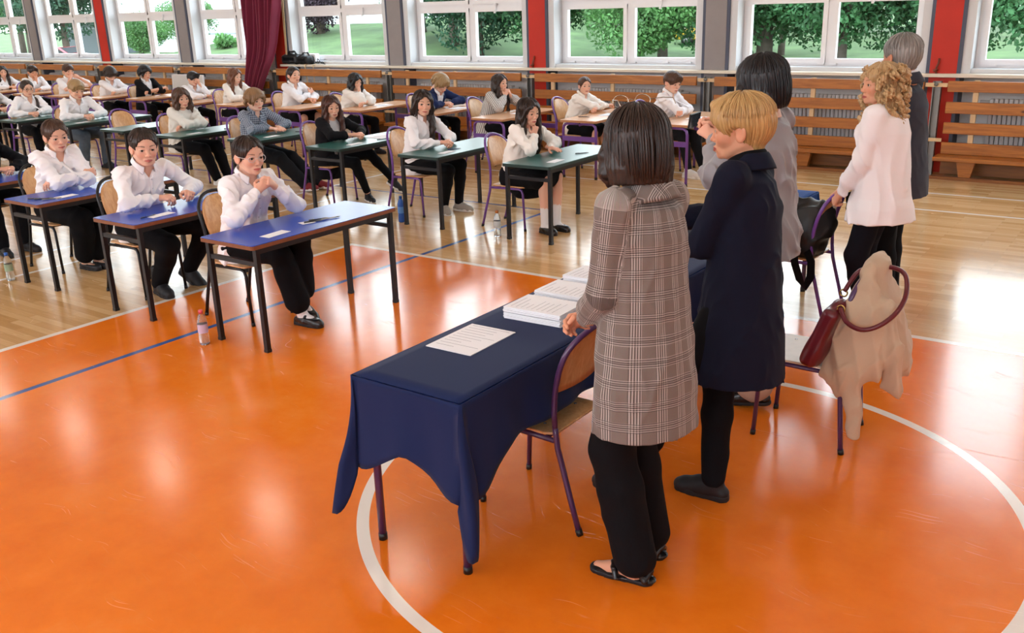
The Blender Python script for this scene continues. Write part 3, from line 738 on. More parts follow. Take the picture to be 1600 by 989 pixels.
# ------------------------------------------------------------------ desks and chairs
def rrect(x0,y0,x1,y1,r,n=4):
    P=[]
    for cx,cy,a0 in ((x1-r,y1-r,0),(x0+r,y1-r,90),(x0+r,y0+r,180),(x1-r,y0+r,270)):
        for i in range(n+1):
            a=rad(a0+90*i/n); P.append((cx+r*math.cos(a),cy+r*math.sin(a)))
    return P
def make_desk(kind):
    """exam desk: origin at floor below its centre, long side along y"""
    top,edge,frame={'blue':(BLUETOP,BROWNEDGE,BLACKM),'green':(GREENTOP,GREENEDGE,BLACKM),'wood':(PEACHTOP,PEACHEDGE,PURPLE)}[kind]
    r=empty('school_desk',(0,0,0)); hx,hy=.265,.665
    m=MB(); m.prism(rrect(-hx+.004,-hy+.004,hx-.004,hy-.004,.02),.7165,.72); to=m.build('tabletop',top,r)
    m=MB(); m.prism(rrect(-hx,-hy,hx,hy,.024),.692,.7163); m.build('edge_band',edge,to)
    lx,ly=.235,.615
    if kind!='wood':
        for sx in (-1,1):
            for sy in (-1,1):
                m=MB(); m.b2((sx*lx-.016,sy*ly-.016,.012),(sx*lx+.016,sy*ly+.016,.691)); lo=m.build('leg',frame,r)
                m=MB(); m.b2((sx*lx-.018,sy*ly-.018,0),(sx*lx+.018,sy*ly+.018,.02)); m.build('foot_cap',BLACKP,lo)
        for sy in (-1,1):
            m=MB(); m.b2((-lx,sy*ly-.012,.575),(lx,sy*ly+.012,.605)); m.build('end_rail',frame,r)
        m=MB(); m.b2((-lx-.012,-ly,.655),(-lx+.012,ly,.69)); m.b2((lx-.012,-ly,.655),(lx+.012,ly,.69)); m.build('side_rail',frame,r)
    else:
        for sy in (-1,1):
            for sx in (-1,1):
                a=[(sx*lx,sy*ly,.012),(sx*lx,sy*ly,.60),(sx*(lx-.012),sy*ly,.645),(sx*(lx-.05),sy*ly,.672),(sx*.02,sy*ly,.676)]
                m=MB(); m.tube(a,.0175,8); lo=m.build('leg',frame,r)
                m=MB(); m.tube([(sx*lx,sy*ly,0),(sx*lx,sy*ly,.03)],.020,8); m.build('foot_cap',BLACKP,lo)
            m=MB(); m.b2((-lx,sy*ly-.014,.46),(lx,sy*ly+.014,.52)); m.build('end_rail',frame,r)
        m=MB(); m.tube([(0,-ly,.66),(0,ly,.66)],.016,8); m.build('centre_rail',frame,r)
    return r
def make_chair(frame,ply=None,name='school_chair',splay=1.0,rec=1.0):
    """tube frame chair: seat faces +x, origin below the seat centre"""
    ply=ply or PLY
    r=empty(name,(0,0,0)); 
    m=MB(); P=rrect(-.19,-.19,.20,.19,.05,5); m.prism(P,.418,.430); o=m.build('seat',ply,r); b=o.modifiers.new('b','BEVEL'); b.width=.004; b.segments=2
    m=MB(); 
    for (x,y) in ((-.1,-.12),(-.1,.12),(.1,-.12),(.1,.12)): m.lathe([(.008,.4302),(.008,.432),(.001,.4325)],(x,y,0),8)
    m.build('rivet',CHROME,o)
    # back panel, rounded at the top, curved
    n=13; V=[];zs=[.60,.64,.70,.76,.80,.83,.852,.868]
    xb=lambda z: float(np.interp(z,[.0,.37,.50,.60,.66,.72,.79,.84,.89],[-.205-.105*splay,-.205,-.19]+[-.19+(q_+.19)*rec for q_ in (-.194,-.204,-.221,-.247,-.275,-.318)]))
    hw=[.152,.163,.170,.166,.152,.130,.10,.06]
    for z,w in zip(zs,hw):
        for i in range(n):
            u=-1+2*i/(n-1); V.append((xb(z)+.020*(u*u)-.006,u*w,z))
    Q=[(i*n+j,i*n+j+1,(i+1)*n+j+1,(i+1)*n+j) for i in range(len(zs)-1) for j in range(n-1)]
    o=np_mesh('backrest',V,Q,ply,r); sm=o.modifiers.new('s','SOLIDIFY'); sm.thickness=.010; sm.offset=0
    hoop=[]
    for sy in (1,): hoop+=[(xb(z),sy*.187,z) for z in (.46,.52,.58,.64,.70,.735)]
    for i in range(1,16):
        a=math.pi*i/16; z=.735+.158*math.sin(a)**.9; hoop.append((xb(z),.187*math.cos(a)**1 if True else 0,z))
    hoop+=[(xb(z),-.187,z) for z in (.735,.70,.64,.58,.52,.46)]
    m=MB(); m.tube(hoop,.0125,8); m.build('back_hoop',frame,r)
    for sy in (1,-1):
        m=MB(); m.tube([(xb(z),sy*(.187+.003*(z<.3)),z) for z in (.47,.42,.37,.30,.15,.01)],.0125,8); lo=m.build('leg',frame,r); m=MB(); m.tube([(xb(.025),sy*.19,.025),(xb(0)-.002,sy*.19,0)],.015,8); m.build('foot_cap',BLACKP,lo)
        m=MB(); m.tube([(-.20,sy*.186,.40),(.13,sy*.175,.405),(.165,sy*.175,.395),(.18,sy*.176,.36),(.20,sy*.18,.01)],.0115,8); lo=m.build('leg',frame,r); m=MB(); m.tube([(.199,sy*.18,.025),(.201,sy*.18,0)],.014,8); m.build('foot_cap',BLACKP,lo)
    m=MB(); m.tube([(.10,-.175,.402),(.10,.175,.402)],.010,8); m.tube([(-.14,-.18,.398),(-.14,.18,.398)],.010,8); m.build('cross_rail',frame,r)
    return r
PROTO={}
def place(key, maker, loc, rz, label, cat, group):
    if key not in PROTO: o=PROTO[key]=maker()
    else: o=copy_tree(PROTO[key])
    o.location=loc; o.rotation_euler=(0,0,rz); tag(o,label,cat,group); return o
# ------------------------------------------------------------------ people
QUAL={0:dict(head=.0026,hand=.0026,cloth=.0062,hair=.0040,body=.010),1:dict(head=.0036,hand=.0034,cloth=.0095,hair=.0055,body=.012),2:dict(head=.0046,hand=.0044,cloth=.0125,hair=.0068,body=.015)}
_hc={}
def smooth01(x): x=np.clip(x,0,1); return x*x*(3-2*x)
def head_mesh(fem,q):
    """canonical head, origin at the neck pivot, +x forward, +z up"""
    key=(fem,q)
    if key in _hc: return _hc[key]
    h=QUAL[q]['head']; g=Grid((-.135,-.105,-.135),(.135,.105,.165),h)
    g.ell((-.014,0,.064),(.097,.0745,.080),k=0)
    g.ell((.030,0,.045),(.058,.062,.062),k=.03)                       # forehead
    g.ell((.032,0,-.005),(.058,.054 if fem else .057,.078),k=.02)                       # face
    jw=.041 if fem else .049
    for s in (1,-1):
        g.cap((-.010,s*jw,-.030),(.052,s*.024,-.066),.020,.018,k=.022)
        g.ell((.056,s*.036,-.004),(.026,.022,.026),k=.02)             # cheek
        g.cap((.076,s*.012,.044),(.060,s*.048,.041),.0085 if fem else .0105,.008,k=.014)  # brow ridge
    g.ell((.074,0,-.071),(.017,.020 if fem else .024,.016),k=.016)   # chin
    g.cap((-.008,0,-.005),(-.042,0,-.14),.050 if fem else .056,.052 if fem else .060,k=.02)
    for s in (1,-1): g.ell((.094,s*.031,.0255),(.016,.0165,.0115),k=.012,mode='s')
    for s in (1,-1):
        g.ell((.0735,s*.0315,.0265),(.0150,.0175,.0140),k=.003)     # lids
        g.ell((.0870,s*.0315,.0258),(.0068,.0140,0.0058 if fem else .0051),k=.0025,mode='s')
    ns=.84 if fem else 1.0; g.cap((.082,0,.040),(.103-.002*(1-ns)*6,0,-.004),.0066*ns,.0080*ns,k=.012)           # nose
    g.ell((.1045-.002*(1-ns)*6,0,-.009),(.0105*ns,.0105*ns,.0095*ns),k=.006)
    for s in (1,-1):
        g.ell((.094-.001*(1-ns)*6,s*.0115*ns,-.0135),(.0095*ns,.0075*ns,.0075*ns),k=.005)
        g.ell((.101,s*.006,-.0185),(.004,.0032,.003),k=.002,mode='s')
    ml=.0225
    g.ell((.078,0,-.044),(.016,.027,.020),k=.014)                    # muzzle
    lf=1.15 if fem else .95
    for s in (1,-1):
        g.cap((.0955,s*.005,-.0385),(.0855,s*ml,-.0435),.0052*lf,.003,k=.004)
        g.cap((.0945,0,-.0495),(.0855,s*ml,-.0445),.0062*lf,.003,k=.004)
        g.cap((.1010,0,-.0438),(.0895,s*ml,-.0440),.0018,.0015,k=.002,mode='s')
    for s in (1,-1):
        R=rotz(s*rad(-22))@roty(rad(-12))
        g.ell((-.008,s*.0765,.010),(.021,.0085,.032),R,k=.006)
        g.ell((-.004,s*.085,.012),(.011,.006,.020),R,k=.004,mode='s')
    v,f=g.mesh(); v=relax(v,f,1,.4)
    x,y,z=v.T; ay=np.abs(y)
    lip=smooth01(1-(np.maximum(np.abs(z+.0440)-.0072*(1-(ay/.027)**2),0))/.0025)*(x>.078)*(ay<.025)
    bc=.0500+.0045*np.sin(np.clip((ay-.012)/.04,0,1)*2.6)
    brow=.8*smooth01(((.0046 if fem else .0056)-np.abs(z-bc)*np.where(ay>.036,1.6,1))/.003)*((ay>.014)&(ay<.051))*(x>.04)
    lid=smooth01((.0020-np.abs(np.sqrt(((ay-.0315)/.0135)**2+((z-.0258)/.0062)**2)-1)*.006)/.002)*(z>.024)*(x>.07)*(.9 if fem else .4)
    brow=np.maximum(brow,lid)
    bl=np.exp(-(((ay-.042)/.018)**2+((z+.008)/.018)**2))*(x>.03)+.9*np.exp(-((ay/.012)**2+((z+.008)/.012)**2))*(x>.09)+.6*np.exp(-(((ay-.078)/.012)**2))*(np.abs(z-.01)<.04)
    mask=np.stack([lip,brow,np.clip(bl,0,1)*.7,np.ones_like(x)],1)
    # eyeballs
    EV=[];EF=[];EM=[];b=0
    for s in (1,-1):
        nu,nv=14,10; c=np.array((.0735,s*.0315,.0262)); r=.0143
        vs=[];fs=[];ms=[]
        for i in range(nv+1):
            ph=math.pi*i/nv
            for j in range(nu):
                th=2*math.pi*j/nu; vs.append(c+r*np.array((math.cos(ph),math.sin(ph)*math.cos(th),math.sin(ph)*math.sin(th))))
        for i in range(nv):
            for j in range(nu):
                fs.append((b+i*nu+j,b+(i+1)*nu+j,b+(i+1)*nu+(j+1)%nu,b+i*nu+(j+1)%nu)); ms.append(3 if i==0 else (2 if i==1 else 1))
        EV+=vs;EF+=fs;EM+=ms;b+=len(vs)
    _hc[key]=(v,f,mask,np.array(EV),np.array(EF),np.array(EM)); return _hc[key]
_hd={}
CURL={'relax':(28,34,18,.55),'flat':(5,8,5,.15),'fist':(72,88,50,1.0),'hold':(48,58,30,.85),'soft':(40,40,22,.7),'pinch':(42,45,22,.9)}
def hand_mesh(pose,q,big=1.0):
    """right hand, palm facing -z, fingers +x, thumb on +y; origin at the wrist"""
    key=(pose,q)
    if key in _hd: return _hd[key]
    h=QUAL[q]['hand']; c1,c2,c3,th=CURL[pose]
    g=Grid((-.05,-.075,-.12),(.20,.105,.045),h)
    g.cap((-.05,0,0),(.012,0,0),.026,.024,k=0,flat=((0,0,1),.76))
    for (y0,y1) in ((.0,.024),(0,.008),(0,-.010),(0,-.027)):
        g.cap((.010,y0,0),(.086,y1,.001),.0165,.0125,k=.012,flat=((0,0,1),.9))
    g.ell((.035,.026,-.008),(.026,.014,.014),k=.012)
    fl={'index':(.088,.0255,.070,.0088,1.0),'middle':(.092,.0085,.079,.0090,.98),'ring':(.088,-.0085,.073,.0085,1.04),'pinky':(.080,-.0255,.057,.0075,1.1)}
    for n,(x,y,L,r,cf) in fl.items():
        spread=(y/.0255)*rad(5 if pose!='flat' else 9); p=np.array((x-.004,y,0.)); a=0
        pts=[p]
        for l,c in ((L*.45,c1),(L*.31,c2),(L*.24,c3)):
            a+=rad(c*cf); d=np.array((math.cos(a)*math.cos(spread),math.sin(spread)*math.cos(a),-math.sin(a))); p=p+d*l; pts.append(p)
        g.path(pts,[r*1.05,r*1.0,r*.92,r*.80],k=.0035)
        for kx in pts[1:3]: g.ell(kx,(r*1.03,r*1.03,r*1.03),k=.003)
    p=np.array((.018,.024,-.004)); d1=nrm((.62,.70-.25*th,-.25-.35*th)); d2=nrm((.80,.45-.55*th,-.20-.35*th)); d3=nrm((.85,.25-.75*th,-.15-.3*th))
    q1=p+d1*.040; q2=q1+d2*.033; q3=q2+d3*.026
    g.path([p,q1,q2,q3],[.0145,.0115,.0102,.0085],k=.005)
    v,f=g.mesh(); v=relax(v,f,1,.35)
    _hd[key]=(v,f); return _hd[key]
def ik(a,t,l1,l2,pole):
    a=np.array(a,float); t=np.array(t,float); d=t-a; L=np.linalg.norm(d); L=min(max(L,abs(l1-l2)+.01),(l1+l2)*.999); u=nrm(d); t=a+u*L
    x=(l1*l1-l2*l2+L*L)/(2*L); hgt=math.sqrt(max(l1*l1-x*x,0)); pole=np.array(pole,float); w=nrm(pole-u*np.dot(pole,u))
    return a+u*x+w*hgt, t
def frame_from(fwd,up):
    X=nrm(fwd); Z=nrm(np.array(up,float)-X*np.dot(up,X)); Y=np.cross(Z,X); return np.stack([X,Y,Z],1)
SKIN={'fair':('#e3b39a','#b8635c'),'pale':('#eabfa8','#bd6a63'),'warm':('#d79f80','#a9564e'),'tan':('#c98c6c','#99493f')}
HAIRC={'black':('#0e0d10','#1d1b20'),'dark':('#1d1412','#38261e'),'brown':('#33211a','#5a3c2b'),'chestnut':('#4a2c1f','#7c4c33'),'light':('#6b4d33','#9a7550'),'sand':('#7d6142','#b09267'),'blond':('#8a6739','#d3ae74'),'curl':('#8a653c','#d8b887'),'grey':('#4f4b48','#a8a39e'),'auburn':('#2c1814','#5e372b')}
EYEW=pmat('eye_white',srgb('#d8d1cb'),.25); IRIS=pmat('iris',srgb('#4c3a2a'),.2); PUPIL=pmat('pupil',srgb('#0a0808'),.15)
# ---- hair -----------------------------------------------------------------
def strand_attr(v,f1=26,fz=9):
    x,y,z=v.T; th=np.arctan2(y,x+.014); r=np.sqrt((x+.014)**2+y**2)
    return np.stack([np.cos(th)*f1*.9+z*fz*.35,np.sin(th)*f1*.9-z*fz*.2,z*fz],1)
def hair_sdf(style,q,seed):
    h=QUAL[q]['hair']; r=np.random.RandomState(seed); lowz={'long':-.44,'longback':-.44,'bob':-.20,'wavybob':-.22,'braid':-.46,'pony':-.30,'curlylong':-.26}.get(style,-.13)
    ex=.16 if style not in('curlylong','mop') else .19
    g=Grid((-.19,-ex,lowz),(.15,ex,.20),h); t={'short':.013,'quiff':.014,'mop':.024,'crop':.008,'pixie':.014,'bob':.014,'wavybob':.018,'long':.012,'longback':.012,'pony':.008,'bun':.008,'braid':.007,'curlylong':.009}[style]
    g.ell((-.014,0,.064),(.097+t,.0745+t,.081+t),k=0)
    g.ell((.026,0,.062),(.058+t,.060+t*.8,.058+t),k=.03)
    back=style in('bob','wavybob','long','longback','curlylong')
    if style in('short','quiff','crop','pixie','mop'):
        g.ell((-.045,0,.03),(.068+t*.6,.064+t*.5,.085),k=.03)       # back of the head down to the nape
    if style in('pony','bun','braid'): g.ell((-.045,0,.03),(.068+t,.066+t*.6,.075),k=.03)
    if back:
        ze={'bob':-.065,'wavybob':-.150,'long':-.30,'longback':-.38,'curlylong':-.17}[style]; w=t
        sec=[(0,.088+w,.077+w,-.018),(.06,.086+w,.082+w,-.020),(.11,.080+w,.086+w,-.026),(.16,.076+w,.086+w,-.030)]
        for tt in np.arange(.2,.07-ze,.05): sec.append((tt,max(.05,.070+w-.06*(tt-.16)),max(.07,.082+w-.03*(tt-.16)),-.036-.06*(tt-.16)))
        if style=='bob': sec[-1]=(sec[-1][0],sec[-1][1]*.9,sec[-1][2]*.93,sec[-1][3])
        g.stack((0,0,.07),V3(1,0,0),V3(0,1,0),V3(0,0,-1),sec,k=.02)
    # face opening
    def cut(c,rr,k=.012): g.ell(c,rr,k=k,mode='s')
    if style in('bob',): cut((.110,0,-.030),(.085,.060,.100)); g.box((.10,0,-.16),(.075,.060,.10),k=.01,mode='s',rr=.03)
    elif style in('wavybob','curlylong'): cut((.112,0,.000),(.082,.061,.094)); g.box((.10,0,-.16),(.072,.057,.10),k=.01,mode='s',rr=.03)
    elif style in('long','longback'): cut((.112,0,.007),(.081,.064,.096)); g.box((.085,0,-.25),(.080,.062,.22),k=.01,mode='s',rr=.03)
    elif style in('mop',): cut((.118,0,-.024),(.084,.068,.094))
    elif style in('short','quiff','pixie'): cut((.112,0,-.025),(.082,.070,.089)) if style!='pixie' else cut((.108,0,-.022),(.090,.080,.084))
    elif style=='crop': cut((.112,0,.012),(.083,.075,.096))
    else: cut((.112,0,.009),(.080,.070,.098))
    if style in('short','quiff','crop','pixie'):
        for s in (1,-1):
            g.ell((.010,s*.085,-.012),(.040,.030,.048),k=.01,mode='s')
        g.cap((-.018,0,.0),(-.027,0,-.066),(.0545 if style!='crop' else .059),(.0515 if style!='crop' else .0585),k=.02)
        g.box((.095,0,-.115),(.14,.14,.080),k=.008,mode='s',rr=.02)
        g.box((-.13,0,-.165 if style!='crop' else -.128),(.16,.14,.080),k=.01,mode='s',rr=.02)
    if style in('pony','bun','braid'):
        for s in (1,-1): g.ell((.012,s*.084,-.016),(.034,.024,.044),k=.008,mode='s')
        g.box((.03,0,-.125),(.14,.14,.085),k=.01,mode='s',rr=.02); g.box((-.11,0,-.135),(.10,.14,.080),k=.015,mode='s',rr=.02)
    # locks and fringes
    if style in('short','quiff','mop','pixie'):
        n={'short':9,'quiff':9,'mop':16,'pixie':15}[style]
        for i in range(n):
            u=-1+2*i/(n-1); y0=u*.045; sw=(.02 if style!='mop' else 0)*(1 if seed%2 else -1)
            zt={'short':.066,'quiff':.080,'mop':.080,'pixie':.060}[style]+.010*r.rand()-.012*abs(u)
            a=np.array((.030,y0*.8,.148-.02*u*u)); b=np.array((.088-.020*u*u,y0*1.1+sw*.5,.122-.03*u*u)); c=np.array((.094-.030*u*u,y0*1.25+sw,zt))
            if style=='quiff': b=b+np.array((.012,0,.022)); 
            g.path([a,b,c],[.013,.012,.005],k=.007)
        if style=='mop':
            for i in range(26):
                th=r.rand()*6.28; 
                if abs(((th+3.14)%6.28)-3.14)<.7: continue
                d=np.array((math.cos(th)*.108-.014,math.sin(th)*.09,.03+.07*r.rand())); g.path([d,d*np.array((1.12,1.15,1))+(0,0,-.03),d*np.array((1.08,1.12,1))+(0,0,-.075)],[.020,.017,.008],k=.008)
    if style in('long',):
        for s in (1,-1):
            g.path([(.048,s*.064,.075),(.040,s*.085,-.03),(.050,s*.088,-.13),(.070,s*.085,-.24),(.074,s*.080,-.34),(.070,s*.078,-.41)],[.018,.024,.029,.029,.024,.008],k=.012,flat=((1,.3*s,0),.75))
    if style=='longback':
        for s in (1,-1): g.path([(.040,s*.066,.07),(.005,s*.088,-.03),(-.01,s*.10,-.12)],[.016,.022,.02],k=.012)
        g.path([(.02,.09,-.10),(.05,.085,-.22),(.055,.08,-.34),(.05,.075,-.40)],[.022,.03,.024,.008],k=.012)
    if style=='bob':
        for s in (1,-1): g.path([(.066,s*.050,.085),(.052,s*.080,.0),(.050,s*.080,-.06),(.052,s*.070,-.10)],[.014,.018,.020,.010],k=.012)
    if style=='wavybob':
        for s in (1,-1): g.path([(.060,s*.055,.085),(.044,s*.084,.0),(.046,s*.090,-.08),(.056,s*.084,-.16)],[.016,.022,.026,.010],k=.012)
    if style=='pony': g.path([(-.105,0,.075),(-.148,0,.070),(-.162,0,.0),(-.150,0,-.12),(-.13,0,-.25)],[.020,.024,.030,.026,.008],k=.008)
    if style=='bun': g.ell((-.112,0,-.022),(.036,.042,.036),k=.010)
    if style=='braid':
        P=[(-.10,.01,-.02),(-.075,.07,-.09),(.02,.095,-.15)]+[(.055+.012*i,.09-.006*i,-.19-.035*i) for i in range(7)]
        g.path(P,[.022,.020,.018]+[.017]*6+[.008],k=.006)
    if style=='curlylong':
        for i in range(170):
            th=r.uniform(.85,6.28-.85) if i<135 else r.uniform(0,6.28); zz=r.uniform(-.17,.10) if i<135 else r.uniform(.105,.142); rr=.098 if zz<.06 else .098*math.sqrt(max(.05,1-((zz-.06)/.10)**2))
            c=np.array((math.cos(th)*rr*1.12-.02,math.sin(th)*rr*1.08,zz)); a0=r.rand()*6.3; pts=[]
            for j in range(9):
                a=a0+j*1.25; o=np.array((math.cos(th),math.sin(th),0))*(.018+.010*math.cos(a))+np.array((-math.sin(th),math.cos(th),0))*.012*math.sin(a); pts.append(c+o+np.array((0,0,-.009*j)))
            g.path(pts,[.0068]*8+[.003],k=.003)
    amp=.0016
    def st(x,y,z):
        th=np.arctan2(y,x+.014)
        a=np.sin(th*38+3*np.sin(z*17+seed))+.7*np.sin(th*67+2*np.sin(z*26+1.3*seed))+.5*np.sin(th*21+z*24)
        return amp*a-.006*np.exp(-((y-.012)/.006)**2)*(z>.09)*(x>-.05)*(1 if style in('long','bob','wavybob','braid','longback','bun') else 0)
    g.disp(st)
    if style in('wavybob','long','longback','curlylong'): g.disp(lambda x,y,z: .004*np.sin(z*55+4*np.sin(np.arctan2(y,x)*3)))
    v,f=g.mesh(); return v,f
def strand_clumps(style,seed,n,ze,fringe=.05,r0=.0021):
    """many tapered locks following the scalp and then hanging"""
    r=np.random.RandomState(seed+99); m=MB()
    T={'bob':.0145,'pixie':.0155,'long':.0125,'longback':.0125,'bun':.0082,'crop':.0085,'curlylong':.024,'short':.014}.get(style,.014)
    for i in range(n):
        th=r.rand()*2*math.pi; front=abs(((th+math.pi)%(2*math.pi))-math.pi)
        off=T+r.randn()*.0015; pts=[]
        if front<.75 and style not in('pixie','short'): pe=rad(34+14*front/.75+6*r.rand())
        elif front<.75: pe=rad(58+22*fringe*10*r.rand())
        elif style in('pixie','short','crop'):
            pe=rad(92+ ((26 if style!='crop' else 10) if front>2.0 else 0)*r.rand()+6*r.rand())
            if front<1.9: pe=min(pe,rad(88))
        else: pe=rad(94)
        p0=rad(r.uniform(4,45)); sw=r.randn()*.10
        for k in range(7):
            ph=p0+(pe-p0)*k/6; t2=th+sw*k/6; of_=off*(1-.75*float(smooth01((math.degrees(ph)-72)/38)) if style in('pixie','short','crop') else 1); A=np.array((.100+of_,.078+of_,.084+of_))
            pts.append(np.array((-.014+A[0]*math.sin(ph)*math.cos(t2),A[1]*math.sin(ph)*math.sin(t2),.064+A[2]*math.cos(ph))))
        if style in('bob','long','longback') and front>=.75:
            l=pts[-1].copy(); e=ze+r.randn()*.004; nk=5
            for k in range(1,nk+1):
                u=k/nk; z=l[2]+(e-l[2])*u; infl=1.03-.20*u*u*u if style=='bob' else 1.02
                pts.append(np.array(((l[0]+.014)*infl-.014-.012*u,l[1]*infl,z)))
        w=r0*(.7+.6*r.rand()); m.tube(pts,[w*.5]+[w]*(len(pts)-2)+[w*.2],5,cap=False)
    return np.array(m.v),m.f
# ---- shoes ----------------------------------------------------------------
_sh={}
def shoe_mesh(kind,q):
    if (kind,q) in _sh: return _sh[kind,q]
    h=[.0045,.006,.008][q]; g=Grid((-.10,-.065,-.10),(.22,.065,.12),h)
    top={'sneaker':.025,'boot':.10,'loafer':-.018,'mary':-.022,'pump':-.035,'sandal':-.07,'hitop':.06}[kind]
    if kind!='sandal':
        g.cap((-.005,0,-.02),(-.010,0,top),.043,.040,k=0)
        g.path([(-.042,0,-.052),(.02,0,-.046),(.075,0,-.050),(.135,0,-.058),(.16,0,-.062)],[.034,.038,.040,.038,.030],k=.02,flat=((0,0,1),.95))
        g.path([(.0,0,-.01),(.06,0,-.028),(.11,0,-.045)],[.036,.032,.028],k=.02)
        if kind in('loafer','mary','pump'):
            g.ell((.035,0,.004),(.072 if kind!='pump' else .095,.026,.044 if kind!='pump' else .055),k=.008,mode='s')
            g.half((0,0,top),(0,0,1),.006)
        else:
            g.cap((-.008,0,top-.004),(-.008,0,top+.06),.030,.030,k=.006,mode='s')
        g.half((0,0,-.078),(0,0,-1),.004)
    else:
        g.path([(-.05,0,-.072),(.05,0,-.072),(.14,0,-.072)],[.034,.036,.040],k=.02,flat=((0,0,1),.3))
        g.path([(.06,.045,-.07),(.075,.03,-.035),(.085,0,-.028),(.075,-.03,-.035),(.06,-.045,-.07)],[.013]*5,k=.006,flat=((0,0,1),.5))
        g.path([(-.05,.034,-.06),(-.02,.04,-.02),(.03,.02,-.012),(.075,-.01,-.03)],[.009]*4,k=.006)
        g.path([(-.05,.034,-.06),(-.062,0,-.03),(-.05,-.034,-.06)],[.012]*3,k=.006)
    if kind=='mary': g.path([(.035,.042,-.045),(.042,.02,-.012),(.044,-.02,-.012),(.035,-.042,-.045)],[.010]*4,k=.003)
    if kind=='pump':
        g.path([(-.01,.036,-.04),(.03,.02,-.008),(.05,-.035,-.045)],[.005]*3,k=.002); g.path([(-.01,-.036,-.04),(.03,-.02,-.008),(.05,.035,-.045)],[.005]*3,k=.002)
    v,f=g.mesh()
    g=Grid((-.10,-.065,-.10),(.22,.065,-.04),h*.85)
    for sgn in (0,):
        g.path([(-.040,0,-.074),(.03,0,-.074),(.09,0,-.074),(.148,0,-.074)],[.037,.036,.043,.038],k=.01,flat=((0,0,1),3.0))
    g.half((0,0,-.085),(0,0,-1)); g.half((0,0,-.066 if kind not in('mary','sneaker','hitop') else -.058),(0,0,1))
    s=g.mesh(); _sh[kind,q]=((v,f),s); return _sh[kind,q]
HEADS={}
BUTTON=pmat('pearl_button',srgb('#c9c6cc'),.3)
def person(label, loc, face, sex='f', s=1.0, q=1, sit=True, hipz=.525, lean=10, side=0, twist=0, slouch=.03, head=(0,0,0), hair=('long','brown'), skin='fair',
           L=None, R=None, Lh=None, Rh=None, feet=None, top=None, bottom=None, shoes=None, collar=True, extra=None, group=None, eledown=None, hip=(0,0), bulk=1.0, grp=None, sleeve='long', neck_open=0):
    """one person: Empty with body, hair and clothes. Local frame: +x ahead, +y to the person's left."""
    Q=QUAL[q]; root=empty('person',(loc[0],loc[1],0),rad(face),label,'person',grp)
    seed=int(abs(loc[0]*131+loc[1]*57))%997
    la,sd=rad(lean),rad(side)
    Za=nrm((math.sin(la),-math.sin(sd),math.cos(la)*math.cos(sd))); Ya0=nrm(np.cross(Za,(1,0,0))); Xa0=np.cross(Ya0,Za)
    tw=rad(twist); Ya=nrm(Ya0*math.cos(tw)-Xa0*math.sin(tw)); Xa=np.cross(Ya,Za)
    hz=hipz*1.0; hipC=np.array((hip[0],hip[1],hz)); T=.50*s
    fem=sex=='f'
    curve=lambda t: slouch*((np.asarray(t)/T).clip(0,1)**2)
    neckb=hipC+Za*T+Xa*slouch
    hp=neckb+nrm(Za*.8+np.array((.35,0,.6)))*.098*s
    yaw,pit,rol=[rad(a) for a in head]
    Rh_=rotz(yaw)@roty(pit)@rotx(rol)
    sw=(.152 if fem else .172)*s*(bulk*.3+.7)
    shz=.905 if sit else .89; SH={1:hipC+Za*(T*shz)+Xa*slouch*.8+Ya*sw,-1:hipC+Za*(T*shz)+Xa*slouch*.8-Ya*sw}
    l1,l2=.285*s,.245*s; inf0=(top or {}).get('inf',.018)+.004
    # default arms rest on the desk
    tgt={1:L,-1:R}; dflt={1:(.36,.10,.755),-1:(.36,-.10,.755)}
    arm={}
    for sg in (1,-1):
        t=tgt[sg] if tgt[sg] is not None else dflt[sg]
        if isinstance(t,dict): pos,pole=t['p'],t.get('pole',(-.3,.8*sg,-.6))
        else: pos,pole=t,(-.2,.9*sg,-.55)
        if sit and pos[2]<.80: pos=(pos[0],pos[1],pos[2]+.014)
        el,wr=ik(SH[sg],pos,l1,l2,pole)
        if sit:                                   # keep elbows on top of the desk, not in it
            need=.7215+.036*s+inf0*.72+.006
            for _ in range(40):
                if el[0]<.14 or el[2]>=need: break
                pole=np.array(pole,float)+np.array((-.01,0,.09)); el,wr=ik(SH[sg],pos,l1,l2,pole)
        arm[sg]=(SH[sg],el,wr)
    # legs
    HJ={1:hipC+np.array((0,.088*s,0)),-1:hipC+np.array((0,-.088*s,0))}
    if feet is None: feet={1:(.42,.11,.085),-1:(.42,-.11,.085)} if sit else {1:(.0,.10,.085),-1:(.02,-.10,.085)}
    leg={}
    k1,k2=.43*s,.43*s
    if not sit: k1=k2=max(.42*s,(hz-.085)*.503)
    fdir={}
    for sg in (1,-1):
        fp=feet[sg]; 
        if isinstance(fp,dict): pos,pole,fd=fp['p'],fp.get('pole',(1,.12*sg,.9 if sit else .1)),fp.get('d',(1,.15*sg,0))
        else: pos,pole,fd=fp,((.8,.15*sg,.9) if sit else (1,.1*sg,0)),(1,.18*sg,0)
        kn,an=ik(HJ[sg],pos,k1,k2,pole); leg[sg]=(HJ[sg],kn,an); fdir[sg]=fd
    HEADS[label]=(loc,face,hp+Rh_@np.array((.012,0,.03)))
    # ---------- body
    sk_=SKIN[skin]; smat=skin_mat('skin_%s_%s'%(skin,hair[1]),srgb(sk_[0]),srgb(sk_[1]),srgb(HAIRC[hair[1]][0]))
    Vs=[];Fs=[];Ms=[];Mi=[];nb=0
    def addm(v,f,mask=None,mi=0):
        nonlocal nb
        Vs.append(v);Fs.append(np.asarray(f)+nb);Ms.append(mask if mask is not None else np.tile((0,0,.15,1),(len(v),1)));Mi.append(np.full(len(f),mi) if np.isscalar(mi) else mi); nb+=len(v)
    hv,hf,hm,ev,ef,em=head_mesh(fem,q); hs=s*(1.0 if fem else 1.03)
